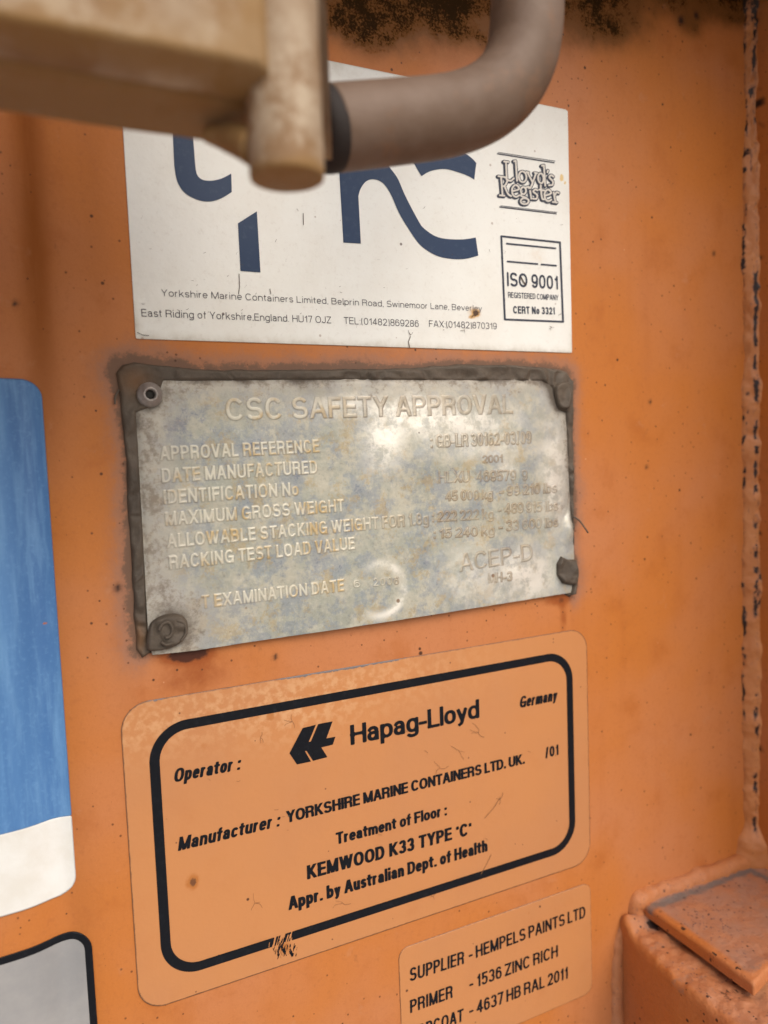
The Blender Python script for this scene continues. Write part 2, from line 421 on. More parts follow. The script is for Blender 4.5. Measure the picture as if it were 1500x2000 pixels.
def paint_nodes(t, stains=True):
    n1 = t.noise(9, 3); n2 = t.noise(45, 5, .6); n3 = t.noise(420, 3)
    c = t.mix(t.ramp(n1, .35, .7), ORANGE, ORANGE2)
    c = t.mix(t.math('MULTIPLY', t.ramp(n2, .5, .75), .45), c, ORANGE3)
    c = t.mix(t.math('MULTIPLY', t.ramp(n3, .5, .8), .25), c, (.30, .09, .03))
    c = t.mix(t.math('MULTIPLY', t.ramp(t.noise(1500, 3, .6), .5, .75), .22), c, (.33, .10, .025))
    c = t.mix(t.math('MULTIPLY', t.ramp(t.noise(1100, 3, .6, t.map((1, 1, 1), (0, 0, 0), (4, 5, 6))), .55, .78), .2), c, (.66, .28, .10))
    streak = t.noise(1.0, 4, .55, t.map((70, 70, 5)))
    c = t.mix(t.math('MULTIPLY', t.ramp(streak, .52, .75), .22), c, (.36, .10, .02))
    return c

def mat_wall():
    t = NT('weathered_orange_paint')
    c = paint_nodes(t)
    fine = t.noise(900, 4, .7); mid = t.noise(160, 6, .65); clump = t.noise(70, 6, .7)
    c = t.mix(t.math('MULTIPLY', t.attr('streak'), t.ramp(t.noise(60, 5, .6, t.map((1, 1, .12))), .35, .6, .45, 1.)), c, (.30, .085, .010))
    # dirt halo round the plate
    halo = t.attr('halo')
    hv = t.math('MULTIPLY', halo, t.math('MULTIPLY_ADD', t.math('ADD', mid, t.math('MULTIPLY', fine, .6)), 1.9, -.52), clamp=True)
    c = t.mix(t.ramp(hv, .05, .6, 0, .7), c, (.31, .155, .10))
    c = t.mix(t.ramp(hv, .55, 1.0, 0, .72), c, (.095, .066, .046))
    # brown film and black mould at the top
    mold = t.attr('mold')
    film = t.math('MULTIPLY', mold, t.math('MULTIPLY_ADD', clump, 1.5, .35), clamp=True)
    c = t.mix(t.ramp(film, .12, .75, 0, .9), c, (.155, .058, .009))
    mm = t.math('ADD', t.math('MULTIPLY', mold, .29), t.math('ADD', t.math('MULTIPLY', clump, .80), t.math('MULTIPLY', fine, .45)))
    c = t.mix(t.ramp(mm, .85, .97, 0, .93), c, (.020, .011, .004))
    # rust runs
    rust = t.attr('rust')
    rv = t.math('MULTIPLY', rust, t.math('MULTIPLY_ADD', mid, 1.3, .3), clamp=True)
    c = t.mix(t.ramp(rv, .12, .6, 0, .8), c, (.27, .060, .008))
    c = t.mix(t.ramp(rv, .6, .95, 0, .95), c, (.055, .014, .006))
    # specks and fly dirt
    c = t.mix(t.math('MULTIPLY', t.specks(330, .17, .30), .75), c, (.09, .028, .010))
    c = t.mix(t.math('MULTIPLY', t.specks(120, .10, .22), .9), c, (.05, .015, .006))
    c = t.mix(t.math('MULTIPLY', t.specks(210, .15, .25, t.map((1, 1, 1), (.3, .2, .1), (2, 3, 4))), .85), c, (.06, .02, .008))
    c = t.mix(t.math('MULTIPLY', t.specks(34, .045, .22), .9), c, (.035, .012, .006))
    c = t.mix(t.math('MULTIPLY', t.specks(150, .07, .05), .6), c, (.62, .36, .20))
    c = t.mix(t.math('MULTIPLY', t.ramp(t.noise(75, 6, .7, t.map((1, 1, 1), (0, 0, 0), (8, 2, 5))), .60, .72), .35), c, (.50, .235, .115))
    c = t.mix(t.math('MULTIPLY', t.ramp(t.noise(110, 6, .72, t.map((1, 1, .6), (0, 0, 0), (1, 9, 4))), .62, .72), .4), c, (.24, .085, .03))
    chip = t.attr('pit'); c = t.mix(chip, c, (.028, .012, .008))
    b = t.bump(t.noise(260, 4, .6), .00025, .5)
    b = t.bump(t.math('MULTIPLY', t.ramp(mm, .8, .97), 1.), .0004, .5, b)
    r = t.math('MULTIPLY_ADD', t.noise(60, 4), .25, .42)
    t.put(t.b.inputs['Specular IOR Level'], .3)
    m = t.done(c, r, 0, b, .3)
    t.put(t.b.inputs['Specular IOR Level'], t.ramp(mm, .8, .97, .3, .02))
    return m

def mat_bead():
    t = NT('painted_weld')
    c = t.mix(t.ramp(t.noise(60, 4), .35, .7), (.54, .215, .072), (.46, .165, .048))
    c = t.mix(t.math('MULTIPLY', t.specks(300, .12, .2), .7), c, (.06, .02, .01))
    p = t.attr('pit'); v = t.math('ADD', t.math('MULTIPLY', p, .8), t.math('MULTIPLY_ADD', t.noise(520, 5, .7), 1.7, -.90), clamp=True)
    c = t.mix(t.ramp(v, .22, .5, 0, .6), c, (.24, .10, .055))
    c = t.mix(t.ramp(v, .5, .72, 0, .96), c, (.018, .010, .008))
    return t.done(c, .5, 0, t.bump(t.noise(400, 5, .65), .0006, .5), .4)

def mat_bracket():
    t = NT('worn_orange_bracket_paint')
    c = paint_nodes(t)
    film = t.noise(70, 6, .65)
    top = t.attr('top'); grey = t.attr('grey')
    c = t.mix(t.math('MULTIPLY', top, t.ramp(film, .35, .65, .5, .9)), c, (.37, .205, .14))
    gv = t.math('ADD', grey, t.math('MULTIPLY_ADD', t.noise(200, 6, .75), 1.5, -.75))
    c = t.mix(t.ramp(gv, .28, .9, 0, .9), c, (.16, .145, .135))
    grit = t.math('MULTIPLY', t.math('MULTIPLY_ADD', top, .8, .2), t.ramp(t.noise(60, 4), .4, .6))
    c = t.mix(t.math('MULTIPLY', t.specks(620, .42, .6), t.math('MULTIPLY', grit, .9)), c, (.085, .06, .07))
    c = t.mix(t.math('MULTIPLY', t.specks(260, .24, .4), .9), c, (.03, .012, .010))
    c = t.mix(t.math('MULTIPLY', t.specks(90, .17, .35), .9), c, (.035, .014, .012))
    p = t.attr('pit'); c = t.mix(t.ramp(t.math('ADD', t.math('MULTIPLY', p, .75), t.math('MULTIPLY_ADD', t.noise(500, 5, .7), 1.4, -.75)), .45, .7, 0, .95), c, (.022, .012, .010))
    b = t.bump(t.noise(130, 6, .65), .0012, .6); b = t.bump(t.noise(520, 5, .7), .0005, .6, b)
    return t.done(c, t.math('MULTIPLY_ADD', film, .3, .38), 0, b, .4)

def mat_white():
    t = NT('aged_white_vinyl')
    c = t.mix(t.ramp(t.noise(25, 5, .6), .35, .75), (.83, .84, .795), (.77, .76, .70))
    c = t.mix(t.math('MULTIPLY', t.ramp(t.noise(500, 5, .75), .52, .8), .3), c, (.46, .40, .34))
    e = t.attr('edge'); ev = t.math('MULTIPLY', e, t.math('MULTIPLY_ADD', t.noise(140, 5, .7), 1.1, .2))
    c = t.mix(t.ramp(ev, .25, .9, 0, .55), c, (.42, .37, .27))
    c = t.mix(t.math('MULTIPLY', t.specks(200, .13, .12), .55), c, (.30, .20, .15))
    c = t.mix(t.math('MULTIPLY', t.specks(90, .06, .2), .85), c, (.10, .06, .05))
    c = t.mix(t.math('MULTIPLY', t.specks(130, .06, .05), .8), c, (.40, .05, .04))
    s = t.attr('stain'); sv = t.math('MULTIPLY', s, t.math('MULTIPLY_ADD', t.noise(300, 4, .6), 1.2, .4), clamp=True)
    c = t.mix(t.ramp(sv, .1, .55, 0, .9), c, (.55, .29, .06))
    c = t.mix(t.ramp(sv, .55, .9, 0, .95), c, (.055, .020, .007))
    y = t.attr('glue'); c = t.mix(t.math('MULTIPLY', t.ramp(y, .4, .6), .85), c, (.72, .50, .16))
    return t.done(c, .42, 0, t.bump(t.noise(220, 5, .6), .0003, .5), .45)

def mat_print(name, col, fade=(.10, .13, .18), rough=.4, k=.25, spec=.22):
    t = NT(name)
    c = t.mix(t.math('MULTIPLY', t.ramp(t.noise(350, 5, .7), .5, .8), k), col, fade)
    c = t.mix(t.math('MULTIPLY', t.specks(240, .1, .08), .55), c, (.30, .27, .24))
    return t.done(c, rough, 0, None, spec)

def mat_clear():
    t = NT('tan_tinted_vinyl')
    c = t.mix(t.ramp(t.noise(14, 4), .35, .7), (.525, .222, .078), (.49, .212, .084))
    bl = t.attr('bloom'); c = t.mix(t.math('MULTIPLY', bl, t.ramp(t.noise(260, 4, .6), .42, .62, 0, .55)), c, (.66, .38, .19))
    c = t.mix(t.math('MULTIPLY', t.ramp(t.noise(60, 5, .65), .5, .8), .3), c, (.46, .17, .05))
    e = t.attr('edge'); ev = t.math('MULTIPLY', e, t.math('MULTIPLY_ADD', t.noise(420, 4, .6), .9, .45))
    c = t.mix(t.ramp(ev, .42, .75, 0, .85), c, (.15, .072, .038))
    d = t.attr('peel'); dv = t.math('MULTIPLY', d, t.math('MULTIPLY_ADD', t.noise(380, 5, .7), 1.5, .1))
    c = t.mix(t.ramp(dv, .5, .62, 0, .95), c, (.15, .14, .14))
    c = t.mix(t.math('MULTIPLY', t.specks(240, .11, .10), .75), c, (.10, .035, .015))
    c = t.mix(t.math('MULTIPLY', t.specks(80, .055, .25), .9), c, (.06, .02, .01))
    c = t.mix(t.math('MULTIPLY', t.specks(45, .10, .14), .28), c, (.32, .11, .04))
    s = t.attr('stain'); sv = t.math('MULTIPLY', s, t.math('MULTIPLY_ADD', t.noise(500, 4, .7), 1.3, .35), clamp=True)
    c = t.mix(t.ramp(sv, .15, .5, 0, .75), c, (.40, .13, .02)); c = t.mix(t.ramp(sv, .55, .9, 0, .9), c, (.13, .05, .02))
    return t.done(c, t.math('MULTIPLY_ADD', t.noise(90, 4), .2, .36), 0, t.bump(t.noise(320, 4, .6), .0002, .5), .45)

def mat_blue():
    t = NT('faded_blue_vinyl')
    st = t.noise(1, 5, .65, t.map((260, 260, 28))); big = t.noise(1, 3, .5, t.map((60, 60, 3)))
    c = t.mix(t.ramp(big, .35, .7), (.052, .155, .37), (.090, .230, .48))
    c = t.mix(t.math('MULTIPLY', t.ramp(st, .42, .75), .5), c, (.18, .37, .62))
    c = t.mix(t.math('MULTIPLY', t.ramp(t.noise(600, 4, .7), .5, .75), .35), c, (.17, .36, .61))
    wz = t.attr('white'); wc = t.mix(t.ramp(t.noise(60, 5, .6), .35, .7), (.77, .77, .735), (.70, .68, .62))
    c = t.mix(wz, c, wc)
    c = t.mix(t.math('MULTIPLY', t.specks(110, .07, .2), .85), c, (.03, .03, .04))
    c = t.mix(t.math('MULTIPLY', t.specks(190, .09, .04), .8), c, (.30, .12, .06))
    e = t.attr('edge'); c = t.mix(t.ramp(e, .6, 1, 0, .5), c, (.06, .06, .07))
    s = t.attr('stain'); c = t.mix(t.ramp(s, .4, .8), c, (.45, .13, .03))
    return t.done(c, .42, 0, t.bump(t.noise(300, 4, .6), .0002, .5), .45)

def mat_grey():
    t = NT('grey_vinyl')
    c = t.mix(t.ramp(t.noise(30, 5, .65), .35, .7), (.30, .30, .30), (.38, .37, .36))
    c = t.mix(t.math('MULTIPLY', t.specks(140, .06, .2), .8), c, (.62, .62, .6))
    c = t.mix(t.math('MULTIPLY', t.specks(90, .05, .1), .7), c, (.08, .06, .05))
    return t.done(c, .4, .15, t.bump(t.noise(240, 5, .6), .0003, .5), .45)

def mat_plate():
    t = NT('corroded_aluminium')
    big = t.noise(52, 8, .74); bl = t.noise(88, 8, .78, t.map((1, 1, 1), (0, 0, 0), (3.1, 0, 7.7))); fine = t.noise(480, 6, .75); mid = t.noise(130, 7, .72)
    painted_glare = t.attr('painted_glare')
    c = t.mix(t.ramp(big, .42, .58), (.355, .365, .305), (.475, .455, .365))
    blm = t.math('MULTIPLY', t.ramp(bl, .46, .56), t.math('SUBTRACT', 1., t.math('MULTIPLY', painted_glare, .5)))
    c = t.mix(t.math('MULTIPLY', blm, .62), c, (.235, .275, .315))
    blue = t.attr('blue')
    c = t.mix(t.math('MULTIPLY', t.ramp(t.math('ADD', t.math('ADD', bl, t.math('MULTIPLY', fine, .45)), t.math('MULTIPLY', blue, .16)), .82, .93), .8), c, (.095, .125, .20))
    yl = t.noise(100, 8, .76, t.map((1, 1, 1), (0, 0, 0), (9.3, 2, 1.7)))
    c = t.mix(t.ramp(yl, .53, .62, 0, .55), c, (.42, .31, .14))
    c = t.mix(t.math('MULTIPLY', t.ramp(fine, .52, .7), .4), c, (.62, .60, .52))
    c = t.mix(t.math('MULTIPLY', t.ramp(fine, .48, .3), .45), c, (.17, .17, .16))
    c = t.mix(t.math('MULTIPLY', painted_glare, t.ramp(mid, .40, .56, .35, 1.)), c, (.90, .87, .78))  # glare on the metal, painted pale into the plate colour
    # letters keep traces of old filling; their edges hold dirt
    let = t.attr('letter'); ring = t.attr('ring'); right = t.attr('right')
    lc = t.mix(t.ramp(t.noise(85, 5, .6), .48, .62), (.68, .65, .53), (.55, .40, .19))
    lc = t.mix(t.math('MULTIPLY', right, t.ramp(t.noise(60, 4, .6), .35, .6, .45, 1.)), lc, (.33, .245, .14))
    c = t.mix(t.math('MULTIPLY', let, t.math('SUBTRACT', .85, t.math('MULTIPLY', right, .33))), c, lc)
    rv = t.math('MULTIPLY', ring, t.ramp(t.noise(110, 4, .6), .38, .62, .25, 1.0))
    c = t.mix(t.math('MULTIPLY', rv, t.math('MULTIPLY_ADD', right, .62, .26)), c, (.185, .12, .06))
    # rubbed, purplish grey rim and grime
    rim = t.attr('rim'); c = t.mix(t.math('MULTIPLY', rim, .75), c, (.43, .395, .34))
    gv = t.math('ADD', t.math('MULTIPLY', rim, .55), t.math('ADD', t.math('MULTIPLY_ADD', fine, 1.7, -.85), t.math('MULTIPLY_ADD', mid, 1.5, -.75)))
    c = t.mix(t.ramp(gv, .36, .85, 0, .75), c, (.185, .145, .105))
    gr = t.attr('grime'); g2 = t.math('MULTIPLY', gr, t.math('MULTIPLY_ADD', mid, 1.1, .45), clamp=True)
    c = t.mix(t.ramp(g2, .2, .9, 0, .95), c, (.085, .066, .048))
    c = t.mix(t.math('MULTIPLY', t.specks(160, .09, .10), .85), c, (.07, .05, .04))
    c = t.mix(t.math('MULTIPLY', t.specks(60, .07, .07), .8), c, (.20, .10, .04))
    r = t.math('MULTIPLY_ADD', t.noise(60, 5, .6), .25, .37)
    r = t.math('ADD', r, t.math('MULTIPLY', g2, .3))
    r = t.math('SUBTRACT', r, t.math('MULTIPLY', painted_glare, .08))
    me = t.math('MULTIPLY', t.math('SUBTRACT', 1., g2, clamp=True), t.math('MULTIPLY_ADD', painted_glare, .25, .30))
    b = t.bump(t.noise(40, 4, .5), .0012, .5); b = t.bump(fine, .00025, .5, b)
    return t.done(c, r, me, b, .5)

def mat_seal():
    t = NT('dirty_mastic')
    c = t.mix(t.ramp(t.noise(50, 5, .6), .35, .7), (.072, .056, .041), (.115, .090, .066))
    c = t.mix(t.math('MULTIPLY', t.ramp(t.noise(500, 5, .7), .5, .75), .4), c, (.15, .12, .092))
    c = t.mix(t.math('MULTIPLY', t.attr('rustiness'), .6), c, (.20, .095, .035))
    return t.done(c, .62, 0, t.bump(t.noise(420, 6, .7), .0006, .6, t.bump(t.noise(130, 5, .6), .0010, .5)), .35)

def mat_steel():
    t = NT('rusty_galvanised_steel')
    n = t.noise(38, 5, .65)
    c = t.mix(t.ramp(n, .42, .58), (.435, .34, .235), (.32, .225, .14))
    c = t.mix(t.ramp(t.noise(62, 6, .7, t.map((1, 1, 1), (0, 0, 0), (5, 1, 2))), .47, .60, 0, .75), c, (.21, .105, .035))
    e = t.attr('rusty'); c = t.mix(t.ramp(t.math('MULTIPLY', e, t.math('MULTIPLY_ADD', t.noise(120, 5, .65), 1., .45)), .25, .7, 0, .85), c, (.27, .150, .048))
    return t.done(c, .65, .05, t.bump(t.noise(120, 5, .6), .0008, .6), .35)

def mat_pipe():
    t = NT('weathered_brown_pipe')
    c = t.mix(t.ramp(t.noise(40, 5, .6), .35, .7), (.178, .118, .082), (.128, .077, .046))
    c = t.mix(t.ramp(t.noise(70, 5, .65), .54, .68, 0, .6), c, (.20, .105, .055))
    return t.done(c, .6, .05, t.bump(t.noise(160, 5, .6), .0005, .5), .4)

def mat_simple(name, col, rough=.5, metal=0., var=.3):
    t = NT(name)
    c = t.mix(t.math('MULTIPLY', t.ramp(t.noise(200, 5, .65), .4, .7), var), col, tuple(x * .5 for x in col))
    return t.done(c, rough, metal, t.bump(t.noise(300, 4, .6), .0003, .5), .4)

NAVY = mat_print('navy_print', (.024, .048, .105), (.10, .13, .18), k=.3)
NAVY_TXT = mat_print('dark_grey_blue_print', (.045, .052, .075), (.12, .13, .16), k=.3)
GREYTXT = mat_print('thin_grey_print', (.085, .080, .095), (.2, .19, .19), k=.3)
BLACK = mat_print('black_print', (.008, .009, .012), (.045, .05, .06), .34, .22, .14)
M_WALL = mat_wall(); M_BEAD = mat_bead(); M_BRK = mat_bracket(); M_WHITE = mat_white(); M_CLEAR = mat_clear(); M_BLUE = mat_blue()
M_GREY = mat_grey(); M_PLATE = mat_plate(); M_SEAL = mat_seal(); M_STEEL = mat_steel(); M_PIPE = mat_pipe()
M_END_SHADE = mat_simple('pipe_end_shade_dark', (.022, .015, .012), .75); M_CRACK = mat_simple('crack_dirt', (.075, .045, .032), .8)  # the first is a near-black colour standing for shade on the pipe's end
M_RIVET = mat_simple('dull_rivet_metal', (.36, .32, .29), .42, .5, .6); M_HOLE = mat_simple('rivet_hole_dark', (.035, .032, .028), .7)
M_CONC = mat_simple('yard_concrete', (.40, .37, .33), .9); M_INK_W = mat_simple('white_ink', (.66, .63, .57), .45, 0, .15)

# ------------------------------------------------------------------ container panel (one thing: panel, post, unseen header, weld, welded bracket)
gm = raw_mesh('ground', np.array([(-40, -60, 0), (40, -60, 0), (40, 20, 0), (-40, 20, 0)], float), [np.array([[0, 1, 2, 3]])])
link('ground', gm, M_CONC, kind='structure')

XW = 0.3640                                # where the corner post turns out of the panel
ct = link('shipping_container', None, None)
ct.location = (0, 0, 0)
ct['label'] = 'weathered orange steel container wall with corner weld, carrying all the labels and the metal plate'; ct['category'] = 'shipping container'

def nonuni(a, b, fa, fb, fine, coarse):
    xs = [np.arange(fa, fb, fine)]
    if a < fa: xs.insert(0, np.linspace(a, fa, max(2, int((fa - a) / coarse)), endpoint=False))
    if b > fb: xs.append(np.linspace(fb, b, max(2, int((b - fb) / coarse))))
    else: xs.append([b])
    return np.unique(np.concatenate(xs))
def px_gauss(X, Z, px, py, sx, sy=None):
    cx, cz = un2((px, py)); k = D / F
    return np.exp(-((X - cx) / (sx * k)) ** 2 - ((Z - cz) / ((sy or sx) * k)) ** 2)
PLATE_SEAL = [(226, 728), (238, 712), (262, 706), (300, 712), (400, 722), (560, 722), (760, 720), (900, 711), (1000, 713), (1065, 717), (1105, 726), (1118, 745), (1119, 900), (1120, 1150), (1112, 1166), (1098, 1160), (290, 1276), (278, 1284), (266, 1268), (258, 1150), (245, 900), (235, 790)]
SEALP = [un2(p) for p in PLATE_SEAL]

xs = nonuni(-1.2, XW, -.13, XW, .0012, .06); zs = nonuni(-1.35, 1.1, -.30, .27, .0012, .06)
X, Z = np.meshgrid(xs, zs)
hgt = groove(X) + .0007 * (fbm(X * 14 + 3, Z * 9 + 8, 2) - .5) + .00025 * (fbm(X * 60, Z * 60, 2) - .5)
keepflat = sst(.0, .02, X) * sst(.30, .24, X)
hgt = groove(X) + (hgt - groove(X)) * (1 - keepflat * .85)
hgt = np.minimum(hgt, .0022)
me = raw_mesh('wall_panel', np.stack([X.ravel(), -hgt.ravel(), ZC + Z.ravel()], 1), [grid_faces(len(zs), len(xs))])
smooth(me)
sd = poly_sdf(X, Z, SEALP)
hn = fbm(X * 90, Z * 90, 3)
wide = .0028 + .0018 * fbm(X * 30 + 9, Z * 30, 2)
lower = sst(un2((700, 1210))[1], un2((700, 1120))[1], Z)           # below the plate the panel is clean
side = np.clip(lower + sst(un2((330, 1200))[0], un2((255, 1200))[0], X) + sst(un2((1105, 1150))[0], un2((1122, 1150))[0], X), 0, 1)
halo = np.exp(-np.maximum(sd, 0) / wide) * side * (.62 + .45 * hn)
halo += .35 * np.exp(-np.maximum(sd, 0) / .0055) * side * sst(.35, .6, fbm(X * 45 + 2, Z * 45, 3))
halo += .24 * np.exp(-np.maximum(sd, 0) / .007) * sst(un2((700, 735))[1], un2((700, 715))[1], Z) * sst(un2((1150, 700))[0], un2((1080, 700))[0], X) * (.5 + fbm(X * 50, Z * 50, 3))
halo += .25 * np.exp(-np.maximum(sd, 0) / .009) * side * fbm(X * 60 + 12, Z * 60, 3)
attr(me, 'halo', np.clip(halo, 0, 1.2))
mold = 1.25 * px_gauss(X, Z, 830, -40, 330, 125) + .85 * px_gauss(X, Z, 1175, 20, 150, 80) + .35 * px_gauss(X, Z, 1340, -30, 190, 110) + .6 * px_gauss(X, Z, 1350, 45, 40, 40) + .8 * px_gauss(X, Z, 700, 20, 130, 75)
mold += .9 * sst(un2((900, -60))[1], un2((900, -200))[1], Z)
attr(me, 'mold', np.clip(mold * (.7 + .6 * fbm(X * 40, Z * 25, 3)), 0, 1.3))
rust = 1.5 * px_gauss(X, Z, 368, 1277, 40, 15) + .5 * px_gauss(X, Z, 380, 1320, 80, 45) + .6 * px_gauss(X, Z, 1090, 1172, 45, 16) + .5 * px_gauss(X, Z, 1100, 1205, 14, 50)
bl_ = un2((290, 1276)); br_ = un2((1115, 1155))
lin = (Z - (bl_[1] + (br_[1] - bl_[1]) * (X - bl_[0]) / (br_[0] - bl_[0])))
rust += .30 * np.exp(-np.abs(lin) / .0025) * (X > bl_[0]) * (X < br_[0]) * fbm(X * 80, Z * 20, 3) * 1.2
attr(me, 'rust', np.clip(rust, 0, 1.4))
pit = np.zeros(X.shape)
for (a, b, r) in ((1395, 495, 5), (1270, 785, 4), (1263, 912, 4), (538, 1283, 4.5), (1050, 885, 3), (86, 968, 5), (30, 590, 4), (1330, 40, 9), (1360, 30, 7), (230, 1148, 6)):
    pit = np.maximum(pit, px_gauss(X, Z, a, b, r, r * 1.2))
sx_ = X - un2((66, 480))[0]
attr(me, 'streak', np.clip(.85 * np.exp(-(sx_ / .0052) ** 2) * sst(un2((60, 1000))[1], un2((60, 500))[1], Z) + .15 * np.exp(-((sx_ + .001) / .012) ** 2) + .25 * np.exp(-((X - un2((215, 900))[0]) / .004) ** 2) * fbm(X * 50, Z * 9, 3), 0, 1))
attr(me, 'pit', np.clip(pit * 1.2, 0, 1))
link('wall_panel', me, M_WALL, ct)

# corner post: face turned towards the left, coming out of the panel
def zero_attrs(me, *names):
    for n in names: attr(me, n, np.zeros(len(me.vertices)))
def boxmesh(x0, x1, y0, y1, z0, z1, bev=.002, seg=2):
    import bmesh
    bm = bmesh.new(); bmesh.ops.create_cube(bm, size=1)
    for v in bm.verts: v.co = Vector((x0 + (v.co.x + .5) * (x1 - x0), y0 + (v.co.y + .5) * (y1 - y0), z0 + (v.co.z + .5) * (z1 - z0)))
    if bev: bmesh.ops.bevel(bm, geom=bm.edges[:], offset=bev, segments=seg, affect='EDGES', profile=.5)
    me = bpy.data.meshes.new('box'); bm.to_mesh(me); bm.free(); return me
ys = nonuni(-.15, .0, -.05, -.0001, .002, .02); zz = nonuni(-1.35, 1.1, -.30, .27, .002, .06)
Y, Z2 = np.meshgrid(ys, zz)
me = raw_mesh('corner_post', np.stack([np.full(Y.size, XW), Y.ravel(), ZC + Z2.ravel()], 1), [grid_faces(len(zz), len(ys))])
zero_attrs(me, 'rust'); attr(me, 'mold', .8 * sst(un2((1480, 90))[1], un2((1480, -60))[1], Z2)); attr(me, 'halo', 0 * Z2)
attr(me, 'pit', sst(.74, .80, fbm(Y * 160 + 4, Z2 * 160, 3)) * sst(-.012, -.006, Y))
# close the post as a hollow section
v0 = len(me.vertices)
link('corner_post', me, M_WALL, ct)
pm = boxmesh(XW + .0005, XW + .16, -.15, -.0005, .1, ZC + 1.1, .004); zero_attrs(pm, 'rust', 'mold', 'halo', 'pit')
link('post_section', pm, M_WALL, ct)
hm = boxmesh(-1.2, XW - .001, -.12, -.004, ZC + .255, ZC + .40, .006); zero_attrs(hm, 'rust', 'halo', 'pit'); attr(hm, 'mold', np.full(len(hm.vertices), .6))
link('unseen_header_beam', hm, M_WALL, ct)  # unseen beam above the view, added to shade the top of the panel

# weld bead in the corner
zz = np.arange(-.30, .27, .0009); th = np.linspace(0, 1, 15)
TH, ZZ = np.meshgrid(th, zz)
zbot = un2((1455, 1640))[1]
n1 = fbm(ZZ * 70, 0 * ZZ + 1, 3); n2 = fbm(ZZ * 190, TH * 2 + 4, 3)
n0 = fbm(ZZ * 26 + 50, 0 * ZZ + 6, 2)
rad = .0047 + .0026 * (n0 - .5) + .0034 * (n1 - .5) + .0020 * (n2 - .5)
rad = rad + .0055 * sst(zbot + .012, zbot - .002, ZZ)
ang = TH * math.pi / 2
prof = 1 - .18 * np.sin(2 * ang)                                   # flatter than a quarter round
bx = XW - rad * np.cos(ang) * prof * 1.15; by = -rad * np.sin(ang) * prof * 1.15
bx = np.where(TH == 1, XW + .0002, bx); by = np.where(TH == 0, .0006, by)
me = raw_mesh('weld_bead', np.stack([bx.ravel(), by.ravel(), ZC + ZZ.ravel()], 1), [grid_faces(len(zz), len(th))]); smooth(me)
t1 = sst(.47, .58, fbm(ZZ * 290 + 5, TH * 4 + 9, 3)) * sst(.36, .54, fbm(ZZ * 22 + 8, 0 * ZZ, 2)); t2 = sst(.45, .57, fbm(ZZ * 240 + 31, TH * 4 + 3, 3)) * sst(.34, .50, fbm(ZZ * 18 + 3, 0 * ZZ + 5, 2))
pitb = t1 * np.exp(-((TH - .10) / .13) ** 2) + t2 * np.exp(-((TH - .72) / .16) ** 2) + .8 * sst(.70, .8, fbm(ZZ * 80 + 77, TH * 2, 3)) + .9 * sst(un2((1470, 70))[1], un2((1470, -10))[1], ZZ)
pitb += .42 * (np.exp(-((TH - .04) / .10) ** 2) + np.exp(-((TH - .82) / .12) ** 2)) + .5 * sst(un2((1470, 330))[1], un2((1470, 60))[1], ZZ) * fbm(ZZ * 60 + 12, TH * 2 + 7, 3)
pitb += 1.2 * np.exp(-((ZZ - un2((1458, 182))[1]) / .0022) ** 2 - ((TH - .5) / .25) ** 2) + np.exp(-((ZZ - un2((1458, 300))[1]) / .0025) ** 2 - ((TH - .3) / .35) ** 2) + np.exp(-((ZZ - un2((1458, 562))[1]) / .0025) ** 2 - ((TH - .75) / .25) ** 2)
attr(me, 'pit', np.clip(pitb * sst(zbot - .0, zbot + .012, ZZ), 0, 1.2))
link('weld_bead', me, M_BEAD, ct)

